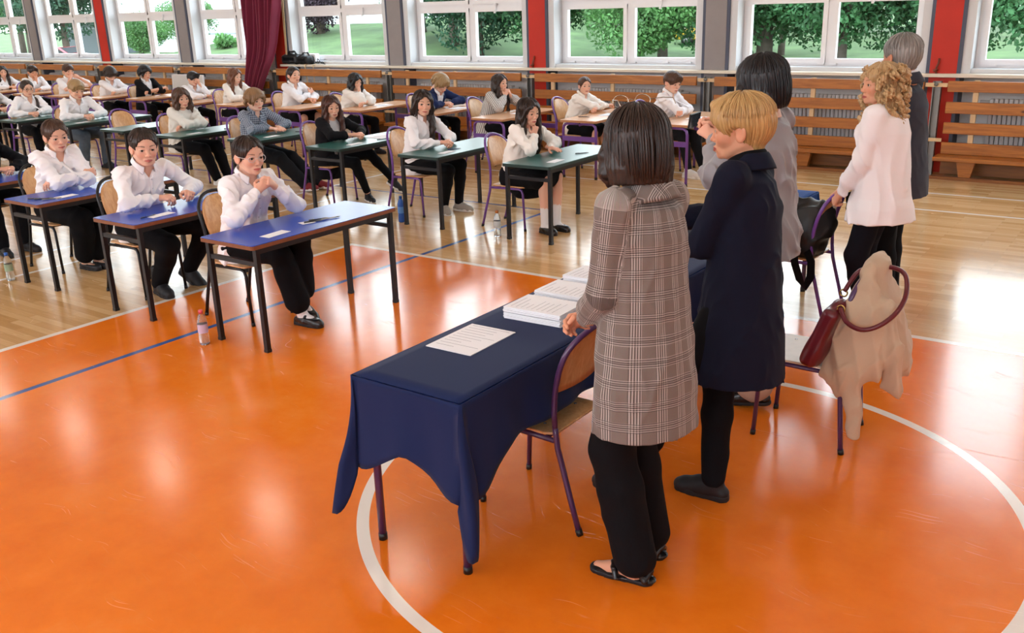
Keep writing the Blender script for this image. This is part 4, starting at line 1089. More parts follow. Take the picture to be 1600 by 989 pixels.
    HW=np.array((1.06,1.10,1.0))*hs; hx=lambda v: (Rh_@(np.asarray(v)*HW).T).T+hp
    addm(hx(hv),hf,hm); addm(hx(ev),ef,np.tile((0,0,0,1),(len(ev),1)),em)
    sec0=np.array([(-.13,.085,.12,0),(-.04,.105,.150,0),(.10,.092,.130,0),(.20,.088,.120,0),(.33,.098,.138,.006),(.42,.074,.132,0),(.46,.056,.09,0),(.495,.05,.05,0)])
    def sec(inf,rows=None,wide=1.0):
        a=np.array(rows if rows is not None else sec0,float); a[:,0]*=s; fi=inf*np.interp(a[:,0]/s,[.40,.47],[1,.30]); a[:,1]=(a[:,1]*bulk+fi); a[:,2]=(a[:,2]*(1.0 if fem else 1.06)*(bulk*.6+.4)+fi)*wide; a[:,3]+=curve(a[:,0]); return a
    pts_all=[hipC,neckb,hp]+[p for sg in (1,-1) for p in arm[sg]]+[p for sg in (1,-1) for p in leg[sg]]
    lo=np.min(pts_all,0)-.17; hi=np.max(pts_all,0)+.17; lo[2]=max(lo[2],-.02)
    g=Grid(lo,hi,Q['body'])
    g.stack(hipC,Xa,Ya,Za,sec(0),k=0)
    g.cap(neckb-Za*.04,hp+Rh_@np.array((-.016,0,-.02)),(.053 if fem else .059)*s,(.050 if fem else .056)*s,k=.03)
    for sg in (1,-1):
        a,e,w=arm[sg]; g.cap(neckb-Za*.085+Ya*sg*.05,a-Za*.012,.034*s,.036*s,k=.03); g.path([a,e,w],[.040*s,.033*s,.0235*s],k=.02)
        a,kn,an=leg[sg]; g.path([a,kn],[.075*s,.052*s],k=.03); mid=kn+(an-kn)*.3; g.path([kn,mid,an],[.050*s,.050*s,.033*s],k=.02)
        if shoes and shoes[0] in('sandal','pump','mary'):
            d=nrm(fdir[sg]); b=an-np.array((0,0,.03)); g.path([an,b+np.array((0,0,-.02)),b+d*.10+np.array((0,0,-.034)),b+d*.155+np.array((0,0,-.036))],[.034,.034,.026,.018],k=.02)
    bv,bf=g.mesh(); addm(bv,bf)
    hq=0 if q==0 else q
    for sg,hd in ((1,Lh),(-1,Rh)):
        a,e,w=arm[sg]; hd=hd or {}
        fw=hd.get('f'); fd=nrm(w-e) if fw is None else np.array(fw,float)
        up=-np.array(hd.get('palm',(0,0,-1)),float)
        if abs(np.dot(nrm(up),nrm(fd)))>.97: up=np.array((0,sg*.5,1.))
        M=frame_from(fd,up); v,f=hand_mesh(hd.get('c','relax'),hq); sc=s*(.95 if fem else 1.04)
        v=v*sc; 
        if sg==1: v=v*np.array((1,-1,1)); f=f[:,::-1]
        addm((M@v.T).T+w,f,np.tile((0,0,.35,1),(len(v),1)))
    v=np.concatenate(Vs); f=np.concatenate(Fs)
    np_mesh('body',v,f,[smat,EYEW,IRIS,PUPIL],root,True,np.concatenate(Mi),attrs={'mask':np.concatenate(Ms)})
    # ---------- hair
    hmat=hair_mat('hair_'+hair[1],srgb(HAIRC[hair[1]][0]),srgb(HAIRC[hair[1]][1]))
    v,f=hair_sdf(hair[0],q,seed); st=strand_attr(v)
    F_=[tuple(x) for x in f]
    if len(hair)>2 and hair[2]:
        cv,cf=strand_clumps(hair[0],seed,hair[2],{'bob':-.078,'long':-.36,'longback':-.36}.get(hair[0],-.05))
        cf=np.array([list(x) for x in cf]); st=np.concatenate([st,strand_attr(cv)+np.repeat(rng.rand(len(cv)//5+1,1)*9,5,0)[:len(cv)]*0+0]); f=np.concatenate([f,cf+len(v)]); v=np.concatenate([v,cv])
    np_mesh('hair',hx(v),f,hmat,root,attrs={'strand':st})
    # ---------- clothes
    top=top or {}; kind=top.get('kind','shirt'); tm=top['mat']; inf=top.get('inf',.018)+(.004 if sit else 0)
    rows={'shirt':[(-.13,.105,.13,0),(-.05,.120,.160,0),(.10,.108,.148,0),(.22,.102,.142,0),(.33,.108,.148,.008 if fem else 0),(.42,.084,.138,0),(.455,.066,.100,0),(.480,.046,.056,0)]}['shirt']
    low=top.get('low',-.13)
    if low>-.13: rows=[r_ for r_ in rows if r_[0]>low]; rows=[(low,rows[0][1],rows[0][2],0)]+rows
    if low<-.13:
        fl=top.get('flare',.01); rows=[(low,.118+fl,.165+fl,0),(low*.55,.120+fl*.6,.168+fl*.6,0)]+[(-.05,.122,.166,0)]+rows[2:]
    sl=top.get('sleeve',sleeve)
    lo=np.min([hipC+Za*low,neckb]+[p for sg in (1,-1) for p in arm[sg]],0)-.24; hi=np.max([hipC,neckb]+[p for sg in (1,-1) for p in arm[sg]],0)+.22
    lo[2]=min(lo[2],(hipC+Za*low*s)[2]-.05)
    def garment(inf,hole=None,sleeves=True,wr=.0035,rows=rows,h=Q['cloth'],sd_=0,cuff=.0):
        g=Grid(lo,hi,h); S=sec(inf,rows); g.stack(hipC,Xa,Ya,Za,S,k=0)
        for sg in (1,-1):
            a,e,w=arm[sg]
            sh=a-Za*.008
            g.cap(neckb-Za*.062+Ya*sg*.052,sh,.044*s+inf*.45,.041*s+inf*.42,k=.03)
            if sleeves=='short': g.cap(sh,a+(e-a)*.72,.042*s+inf*.5,.048*s+inf*.9,k=.02)
            elif sleeves=='elbow': g.cap(sh,e,.042*s+inf*.5,.044*s+inf*.9,k=.02); g.cap(e,e+(w-e)*.3,.042*s+inf*.8,.042*s+inf*.8,k=.02)
            elif sleeves: g.cap(sh,sh+(e-sh)*.3,.042*s+inf*.5,.041*s+inf*.56,k=.04); g.path([sh,e],[.042*s+inf*.5,.036*s+inf*.70],k=.02); g.path([e,e+(w-e)*.62,w-nrm(w-e)*.05],[.036*s+inf*.70,.032*s+inf*.62,.0265*s+inf*.34],k=.018); cu=nrm(w-e); g.cap(w-cu*.058,w-cu*.014,.0285*s+inf*.26,.0275*s+inf*.26,k=.004)
        if sit: 
            sz=.435
        if wr: g.wrinkle(wr,top.get('wl',.066),seed+sd_,Za*.6+Xa*.5*(1 if sit else .15)+Ya*(.35 if sit else .1),.5 if sit else .3)
        if hole is not None: g.put(hole,lo,hi,.006,'s')
        v,f=g.mesh()
        # weave coordinates
        p=v-hipC; t=p@Za; u=p@Ya; x=p@Xa; ang=np.arctan2(u,-x); U=ang*.15; Vv=t.copy()
        base=np.sqrt((x/.115)**2+(u/.16)**2)*.13-.13
        for sg in (1,-1):
            a,e,w=arm[sg]
            for (p0,p1,of) in ((a,e,0),(e,w,np.linalg.norm(e-a))):
                d=p1-p0; Ld=np.linalg.norm(d); d=d/Ld; tt=(v-p0)@d; tc=np.clip(tt,0,Ld); dd=v-p0-tc[:,None]*d; rr=np.linalg.norm(dd,axis=1)-.05
                ax=nrm(np.cross(d,Xa if abs(d@Xa)<.9 else Za)); ay=np.cross(d,ax); an_=np.arctan2(dd@ay,dd@ax)
                m=rr<np.minimum(base,9); U=np.where(m,an_*.06,U); Vv=np.where(m,tc+of+.03,Vv); base=np.where(m,rr,base)
        return v,f,np.stack([U,Vv,0*U],1)
    def opening(w0,w1,t0,t1,depth=.0):
        def fn(X,Y,Z):
            x,y,z=X-hipC[0],Y-hipC[1],Z-hipC[2]; t=x*Za[0]+y*Za[1]+z*Za[2]; u=x*Ya[0]+y*Ya[1]+z*Ya[2]; d=x*Xa[0]+y*Xa[1]+z*Xa[2]
            w=w0+(w1-w0)*np.clip((t-t0)/(t1-t0),0,1)
            return np.maximum(np.maximum(np.abs(u)-w,depth+.02-d),t0-t)*.7
        return fn
    if kind in('jacket','cardigan'):
        v,f,uv=garment(.010,rows=[(max(r_[0],-.12),)+tuple(r_[1:]) for r_ in rows if r_[0]>=-.12],sleeves=False,wr=.002)
        io=np_mesh('shirt',v,f,top['inner'],root,attrs={'cloth_uv':uv})
        v,f,uv=garment(inf,opening(*top.get('open',(.035,.085,-.02,.46))),sl)
        co=np_mesh('jacket' if kind=='jacket' else 'cardigan',v,f,tm,root,attrs={'cloth_uv':uv})
    elif kind=='coat':
        v,f,uv=garment(inf,opening(*top['open']) if top.get('open') else None,sl,top.get('wr',.003))
        co=np_mesh('coat',v,f,tm,root,attrs={'cloth_uv':uv})
    else:
        no=top.get('neck',.035 if top.get('collar',collar) else 0)
        v,f,uv=garment(inf,opening(.003,.052,T-no-.06,T-.01) if no else None,sl,top.get('wr',.0075))
        co=np_mesh(top.get('name','shirt'),v,f,tm,root,attrs={'cloth_uv':uv})
    if top.get('collar',collar):
        # folded collar around the neck
        ax=nrm(hp-neckb); ax=nrm(ax*.6+Za*.4); cx=nrm(Xa-ax*np.dot(Xa,ax)); cy=np.cross(ax,cx); cc=neckb+ax*(.016+top.get('craise',0))*s-cx*.002
        n=25; V=[]
        gap=rad(top.get('gap',30)); sq_=math.sin
        for i in range(n):
            u=-1+2*i/(n-1); a=math.pi+u*(math.pi-gap)*1.0
            fr=abs(u); ra,rb=.062*s+.004,.059*s+.004
            tip=max(0,(fr-.70)/.30)
            dn=.030*max(0,(fr-.45)/.55)**1.3; cd=top.get('cdrop',0)
            for (rr,zz) in ((.0,-.012-dn),(.005,.020-dn),(.012,.019-dn),(.026+.014*tip+cd*.55,-.014-dn-.026*tip-cd)):
                V.append(cc+cx*math.cos(a)*(ra+rr)+cy*math.sin(a)*(rb+rr)+ax*zz*s)
        Fq=[(i*4+j,i*4+j+1,(i+1)*4+j+1,(i+1)*4+j) for i in range(n-1) for j in range(3)]
        cm=top.get('inner',tm) if kind in('jacket',) else tm
        o=np_mesh('collar',np.array(V),Fq,cm,io if kind=='jacket' else co,attrs={'cloth_uv':np.array(V)*1.0}); sm=o.modifiers.new('s','SOLIDIFY'); sm.thickness=.004; ss=o.modifiers.new('ss','SUBSURF'); ss.levels=1; ss.render_levels=1
    if kind=='shirt' and top.get('collar',collar) and q<2:
        pv=v-hipC; tt=pv@Za; uu=pv@Ya; xx=pv@Xa; L_=[];ok=np.abs(uu)<.016
        for ti in np.arange(max(low,-.02)+.03,T-.075,.014):
            m_=ok&(np.abs(tt-ti)<.011)&(xx>0)
            if m_.any(): L_.append((ti,xx[m_].max()))
        if len(L_)>6:
            L_=np.array(L_); L_[1:-1,1]=(L_[:-2,1]+L_[1:-1,1]+L_[2:,1])/3; V=[]
            for ti,xi in L_:
                for u_ in (-.014,.014): V.append(hipC+Za*ti+Ya*u_+Xa*(xi+.0015))
            n_=len(L_); o=np_mesh('placket',np.array(V),[(2*i,2*i+1,2*i+3,2*i+2) for i in range(n_-1)],tm,co,attrs={'cloth_uv':np.array(V)}); sm=o.modifiers.new('s','SOLIDIFY'); sm.thickness=.0035; sm.offset=0
            mb_=MB()
            for i in range(1,n_-1,5):
                c_=hipC+Za*L_[i,0]+Xa*(L_[i,1]+.0038); mb_.tube([c_,c_+Xa*.002],.0052,8)
            mb_.build('button',BUTTON,o)
    if kind=='jacket' and top.get('lapel',True):
        # turned collar and lapels of the jacket
        ax=nrm(nrm(hp-neckb)*.5+Za*.5); cx=nrm(Xa-ax*np.dot(Xa,ax)); cy=np.cross(ax,cx); cc=neckb-ax*.004-cx*.006; n=21; V=[]
        for i in range(n):
            u=-1+2*i/(n-1); a=math.pi+u*rad(128); fr=abs(u); dn=max(0,(fr-.6)/.4)
            for rr,zz in ((.012,.028-.03*dn),(.020,.030-.035*dn),(.050+.012*dn,-.040-.045*dn)):
                V.append(cc+cx*math.cos(a)*(.066*s+rr)+cy*math.sin(a)*(.062*s+rr)+ax*zz*s)
        Fq=[(i*3+j,i*3+j+1,(i+1)*3+j+1,(i+1)*3+j) for i in range(n-1) for j in range(2)]
        o=np_mesh('lapel',np.array(V),Fq,tm,co,attrs={'cloth_uv':np.array(V)}); sm=o.modifiers.new('s','SOLIDIFY'); sm.thickness=.006; ss=o.modifiers.new('ss','SUBSURF'); ss.levels=1; ss.render_levels=1
    # ---------- lower garments
    bt=bottom or {'kind':'trousers','mat':None}; bm_=bt['mat']; bk=bt.get('kind','trousers'); w=bt.get('w',.012)
    P=[p for sg in (1,-1) for p in leg[sg]]; lo=np.min(P,0)-.20; hi=np.max(P,0)+.20; lo[2]=max(lo[2],.0)
    g=Grid(lo,hi,Q['cloth'])
    g.stack(hipC,Xa if not sit else nrm(Xa*.5+np.array((.5,0,0))),Ya0,Za if not sit else V3(0,0,1),[(-.10*s,.105*bulk,.155*bulk,0),(-.02,.112*bulk,.158*bulk,0),(.06,.100*bulk,.140*bulk,0)],k=0)
    for sg in (1,-1):
        a,kn,an=leg[sg]
        if bk=='trousers':
            hem=kn+(an-kn)*bt.get('len',.97)
            g.cap(a,kn,(.082 if sit else .076)*s*(bulk*.5+.5)+w*(1 if sit else .3),.060*s+w,k=.035); mid=kn+(hem-kn)*.35; g.path([kn,mid,hem],[.058*s+w,.054*s+w+bt.get('flare',0)*.4,.042*s+w+bt.get('flare',0)],k=.025)
        else:
            e=a+(kn-a)*bt.get('len',.85); g.cap(a,e,.088*s+w,.078*s+w*1.5,k=.07)
    if bk=='skirt':
        e=[leg[sg][0]+(leg[sg][1]-leg[sg][0])*bt.get('len',.85) for sg in (1,-1)]; g.cap((leg[1][0]+leg[-1][0])/2,(e[0]+e[1])/2,.085,.085,k=.08)
        if bt.get('drape'): g.path([hipC+V3(.0,0,-.06),hipC+V3(.14,0,-.16),hipC+V3(.20,0,-.20)],[.13,.11,.07],k=.05,flat=((0,1,0),1.35)); g.half((0,0,.30),(0,0,-1),.01)
    g.wrinkle(.003,.11,seed+3,(.5,.2,1) if sit else (0,0,1),.4)
    if not sit or bk=='trousers':
        for sg in (1,-1):
            a,kn,an=leg[sg]
    v,f=g.mesh(); np_mesh('trousers' if bk=='trousers' else 'skirt',v,f,bm_,root)
    # ---------- socks and shoes
    if shoes:
        kd,sm_,so=shoes[:3]; (v,f),(v2,f2)=shoe_mesh(kd,q)
        for sg in (1,-1):
            a,kn,an=leg[sg]; M=frame_from(fdir[sg],(0,0,1) if abs(nrm(fdir[sg])[2])<.9 else (-1,0,0)); sc=s*(.93 if fem else 1.05)
            if len(shoes)>4 and shoes[4]: M=M@rotx(rad(shoes[4])*sg)
            vv=v*sc; v2v=v2*sc; off=an+np.array((0,0,.085*sc-.085))*(1 if abs(nrm(fdir[sg])[2])<.3 else 0)
            ff,ff2=f,f2
            o=np_mesh('shoe',(M@vv.T).T+off,ff,sm_,root); np_mesh('sole',(M@v2v.T).T+off,ff2,so,o)
            if len(shoes)>3 and shoes[3] is not None:
                g=Grid(np.minimum(an,kn)-.12,np.maximum(an,kn)+.16,Q['cloth']*.8); d=nrm(kn-an); g.cap(an-d*.02,an+d*(shoes[5] if len(shoes)>5 else .12),.036*s,.043*s,k=0)
                fd=nrm(fdir[sg]); g.cap(an-d*.03,an-d*.045+fd*.07,.036*s,.028*s,k=.02)
                sv,sf=g.mesh(); np_mesh('sock',sv,sf,shoes[3],root)
    if extra: extra(dict(root=root,hx=hx,Rh=Rh_,hp=hp,neckb=neckb,Xa=Xa,Ya=Ya,Za=Za,arm=arm,s=s,hs=hs,co=co,hipC=hipC,leg=leg))
    return root
def add_glasses(P,m,up=(0,0,0),name='glasses'):
    def tr(p): return P['hx'](np.array([p],float)+np.array(up))[0]
    b=MB()
    for sg in (1,-1):
        ring=[tr((.103-.010*abs(math.cos(a))-.003,sg*(.034+.024*math.cos(a)),.024+.020*math.sin(a))) for a in np.linspace(0,2*math.pi,18)[:-1]]
        b.tube(ring,.0018,6,closed=True); b.tube([tr((.090,sg*.058,.028)),tr((.04,sg*.078,.030)),tr((-.02,sg*.083,.028)),tr((-.04,sg*.082,.010))],.0018,6)
    b.tube([tr((.101,.011,.027)),tr((.106,0,.030)),tr((.101,-.011,.027))],.0018,6)
    o=b.build(name,m,P['root']); return o
# ------------------------------------------------------------------ cloth colours
WSHIRT=pmat('white_shirt',srgb('#f0eef2'),.8,sheen=.1,bump=.12,bscale=22,bdist=.006)
WBLOUSE=pmat('cream_blouse',srgb('#efeae4'),.8,sheen=.1,bump=.12,bscale=22,bdist=.006)
CREAMSW=pmat('cream_sweater',srgb('#dcdad4'),.9,sheen=.2,bump=.4,bscale=120,bdist=.003)
BLACKC=pmat('black_cloth',srgb('#0c0c10'),.9,spec=.2,bump=.3,bscale=30,bdist=.005)
BLACKJ=pmat('black_blazer',srgb('#0e0d12'),.85,spec=.25,bump=.3,bscale=26,bdist=.005)
NAVYB=pmat('navy_blazer',srgb('#0e1226'),.85,spec=.25,bump=.1,bscale=24,bdist=.004)
NAVYS=pmat('bright_navy_blazer',srgb('#182650'),.85,spec=.3,bump=.25,bscale=26,bdist=.005)
DENIM=pmat('grey_blue_denim',srgb('#4c5866'),.85,vary=.15,vscale=20,bump=.3,bscale=40,bdist=.004)
DGREYT=pmat('charcoal_trousers',srgb('#1c1c20'),.9,spec=.2,bump=.3,bscale=30,bdist=.005)
GREYTEE=pmat('grey_tee',srgb('#bcbcc0'),.85)
GREYBL=pmat('silver_grey_blouse',srgb('#8f8e93'),.7,sheen=.2,bump=.1,bscale=18,bdist=.005)
BEIGE=pmat('beige_trousers',srgb('#b3a08e'),.8,bump=.2,bscale=20,bdist=.005)
DGREYJ=pmat('dark_grey_wool',srgb('#3a3d48'),.9,spec=.25,sheen=.05,bump=.4,bscale=120,bdist=.002)
WHITEBL=pmat('white_blouse',srgb('#f2edef'),.75,sheen=.1,bump=.1,bscale=14,bdist=.006)
PLAID=plaid_mat()
CHECKS=shirt_check('blue_check_shirt',srgb('#465369'),srgb('#a7b1c0'),.024)
STRIPE=shirt_check('striped_cardigan',srgb('#8e8a88'),srgb('#dedbd8'),.022,False)
LEATHER=pmat('black_leather',srgb('#121114'),.28,coat=.3)
BLKSOLE=pmat('black_rubber',srgb('#17161a'),.6)
WHSHOE=pmat('white_canvas',srgb('#dedbd6'),.7); WHSOLE=pmat('white_rubber',srgb('#e8e5e0'),.5); TAUPE=pmat('taupe_suede',srgb('#a59d93'),.85); REDSHOE=pmat('red_canvas',srgb('#7b2228'),.8)
WSOCK=pmat('white_sock',srgb('#e6e2e2'),.9); TIGHTS=None
BROWNL=pmat('brown_leather',srgb('#6a4630'),.45)
BLKSHOE=('loafer',LEATHER,BLKSOLE); SNK=('sneaker',BLKSOLE,BLKSOLE); SNKW=('sneaker',WHSHOE,WHSOLE)
def shirt(m=WSHIRT,**k): d=dict(kind='shirt',mat=m); d.update(k); return d
def jacket(m,inner,**k): d=dict(kind='jacket',mat=m,inner=inner,inf=.024); d.update(k); return d
TR=dict(kind='trousers',mat=BLACKC)
def FOLD(x=.36,y=0,z=.765,d=.0): return dict(L={'p':(x,-.09+y,z+d),'pole':(.1,1,-.45)},R={'p':(x+.05,.11+y,z+.035+d),'pole':(.15,-1,-.45)},Lh={'c':'soft','palm':(-.2,0,-1)},Rh={'c':'soft','palm':(-.2,0,-1)})
def CLASP(x=.38,y=0,z=.765): return dict(L={'p':(x,y+.065,z),'pole':(-.1,1,-.5)},R={'p':(x-.01,y-.065,z),'pole':(-.1,-1,-.5)},Lh={'c':'soft','f':(.75,-.6,.0),'palm':(-.2,-.5,-1)},Rh={'c':'soft','f':(.75,.6,.05),'palm':(-.2,.5,-1)})
def desk_at(kind,cx,cy,label,rz=0):
    return place('desk_'+kind,lambda: make_desk(kind),(cx,cy,0),rz,label,'desk',{'blue':'blue topped desks in the front row','green':'green topped desks in the middle row','wood':'wood topped desks along the window wall'}[kind])
def chair_at(kind,cx,cy,label,rz=0,grp='school chairs at the desks'):
    fr={'black':BLACKM,'purple':PURPLE,'dark':DPURPLE}[kind]
    return place('chair_'+kind,lambda: make_chair(fr),(cx,cy,0),rz,label,'chair',grp)
# ------------------------------------------------------------------ desks, chairs, pupils
# name: desk kind, desk centre, chair colour, sitter x,y
ROW=[
 ('F3','blue',-4.885,4.28,'black',-5.37,4.14,'girl with clear glasses'),
 ('F2','blue',-6.13,4.28,'black',-6.62,4.13,'short haired boy in a white shirt'),
 ('F1','blue',-7.52,4.34,'black',-7.97,4.22,'girl with hair tied back and crossed arms'),
 ('F0','blue',-8.86,4.30,'black',-9.30,4.22,'pupil in black'),
 ('M7','green',-4.82,7.54,'purple',-5.32,7.43,'girl in white knee socks'),
 ('M6','green',-6.11,7.54,'purple',-6.62,7.44,'long haired girl with clasped hands'),
 ('M5','green',-7.43,7.53,'purple',-7.95,7.44,'girl in a black blazer and canvas sneakers'),
 ('M4','green',-8.80,7.58,'purple',-9.30,7.48,'boy in a blue checked shirt'),
 ('M3','green',-10.0,7.44,'purple',-10.5,7.33,'girl with a brown bob and cream sweater'),
 ('M2b','green',-11.27,7.50,'purple',-11.75,7.45,None),
 ('M2','green',-12.68,7.56,'purple',-13.18,7.45,'boy in white shirt and jeans'),
 ('M1','green',-13.92,7.52,'purple',-14.4,7.42,'girl with a long braid'),
 ('M0','green',-15.2,7.5,'purple',-15.7,7.45,'pupil cut by the picture edge'),
 ('B13','wood',-4.95,10.62,'purple',-5.46,10.76,'boy at the corner table'),
 ('B12','wood',-6.13,10.55,'purple',-6.72,10.77,'girl with tied hair and folded arms'),
 ('B11','wood',-7.34,10.30,'purple',-7.88,10.40,'girl in the striped cardigan'),
 ('B10','wood',-8.58,10.50,'purple',-9.1,10.53,'boy in the navy blazer'),
 ('B9','wood',-9.95,10.42,'purple',-10.45,10.28,'girl hiding her face behind a hand'),
 ('B8','wood',-11.05,10.24,'purple',-11.62,10.17,'girl with a ponytail'),
 ('B7','wood',-12.50,10.27,'purple',-13.05,10.15,'girl with long reddish hair'),
 ('B6','wood',-13.55,10.17,'purple',-14.12,10.12,'boy shading his eyes'),
 ('B5','wood',-15.2,10.42,'purple',-15.75,10.33,'pupil in an open black blazer'),
 ('B4','wood',-16.25,10.25,'purple',-16.75,10.2,'bowed curly haired pupil'),
 ('B3','wood',-17.52,10.27,'purple',-18.03,10.15,'boy with both hands at his mouth'),
 ('B2','wood',-18.74,10.25,'purple',-19.25,10.1,'boy resting his face on one hand'),
 ('B1','wood',-20.03,10.25,'purple',-20.55,10.15,'long haired girl by the far end'),
]
POS={}
for n,kind,cx,cy,ck,px_,py_,who in ROW:
    POS[n]=(cx,cy,px_,py_)
    wh='girl in the black blazer' if n=='M5' else who
    base={'blue':'blue topped black legged desk','green':'green topped black legged desk','wood':'beech topped purple legged desk'}[kind]
    own=('of the '+wh) if wh and n!='M0' else ('standing unused, with nobody behind it' if not who else 'at the far end of its row')
    desk_at(kind,cx,cy,base+' '+own)
    chair_at(ck,px_+.02,py_,('black' if ck=='black' else 'purple')+' framed plywood chair '+(('under the '+wh) if wh and n!='M0' else ('left empty behind the unused green desk' if not who else 'at the far end of the middle row')))
P_=lambda n: (POS[n][2],POS[n][3])
def kid(n,label,**k):
    k.setdefault('grp','pupils sitting at the desks'); return person(label,P_(n),k.pop('face',0),**k)
PEOPLE=[]
def front_row():
    CG=pmat('clear_frame',srgb('#d9d2cf'),.15,coat=.5)
    kid('F3','girl in clear glasses with clasped hands raised, white shirt, nearest blue desk',q=0,s=1.04,hipz=.545,lean=11,slouch=.03,head=(-8,6,0),hair=('bun','dark',120),skin='fair',
        L={'p':(.315,.075,.955),'pole':(.2,.75,-1)},R={'p':(.30,-.075,.945),'pole':(.2,-.75,-1)},
        Lh={'c':'hold','f':(.15,-.75,.62),'palm':(-.9,-.3,-.3)},Rh={'c':'hold','f':(.15,.75,.60),'palm':(-.9,.3,-.3)},
        feet={1:{'p':(.44,.10,.145),'d':(.9,-.1,-.28)},-1:{'p':(.50,.03,.085),'d':(1,.1,0)}},
        top=shirt(WSHIRT,inf=.030,wr=.009,low=-.115),bottom=dict(kind='trousers',mat=BLACKC,flare=.030,w=.014,len=.79),shoes=('mary',LEATHER,BLKSOLE,WSOCK,0,.14),extra=lambda P: add_glasses(P,CG))
    kid('F2','short haired boy in a white shirt leaning on his blue desk with a pen',sex='m',q=0,s=1.07,hipz=.53,lean=16,slouch=.03,head=(-22,8,0),hair=('crop','dark',160),skin='fair',
        L={'p':(.37,.20,.775),'pole':(-.2,1,-.5)},R={'p':(.35,-.04,.775),'pole':(-.1,-1,-.5)},Lh={'c':'hold','f':(.8,-.25,.15),'palm':(-.2,-.4,-1)},Rh={'c':'hold','f':(.85,.45,.05),'palm':(-.2,.3,-1)},
        feet={1:{'p':(.13,.30,.13),'d':(.75,.1,-.4),'pole':(1,.5,1)},-1:{'p':(.17,-.02,.085),'d':(.9,-.2,0)}},
        top=shirt(inf=.024,wr=.008),bottom=dict(TR,w=.02),shoes=('boot',BLKSOLE,BLKSOLE))
    kid('F1','girl with hair tied back and arms crossed, white shirt, at a blue desk',q=0,s=1.04,hipz=.54,lean=12,head=(-10,12,4),hair=('bun','brown',100),skin='fair',
        L={'p':(.30,-.12,.80),'pole':(.2,1,-.5)},R={'p':(.34,.10,.83),'pole':(.2,-1,-.5)},Lh={'c':'soft','palm':(0,.3,-1)},Rh={'c':'soft','palm':(-1,0,-.3)},
        feet={1:{'p':(.26,.13,.085),'d':(.9,-.1,0)},-1:{'p':(.25,.02,.085),'d':(.9,.1,0)}},
        top=shirt(inf=.030,neck=.06,wr=.009),bottom=dict(TR,w=.03,len=.86,flare=.012),shoes=('pump',BLKSOLE,BLKSOLE))
    kid('F0','pupil in black sitting at the furthest blue desk, cut by the picture edge',q=1,s=1.0,lean=12,head=(-10,10,0),hair=('long','dark'),skin='fair',**CLASP(.32,.10),
        top=shirt(BLACKJ,inf=.028,collar=False),bottom=TR,shoes=('boot',BLKSOLE,BLKSOLE))
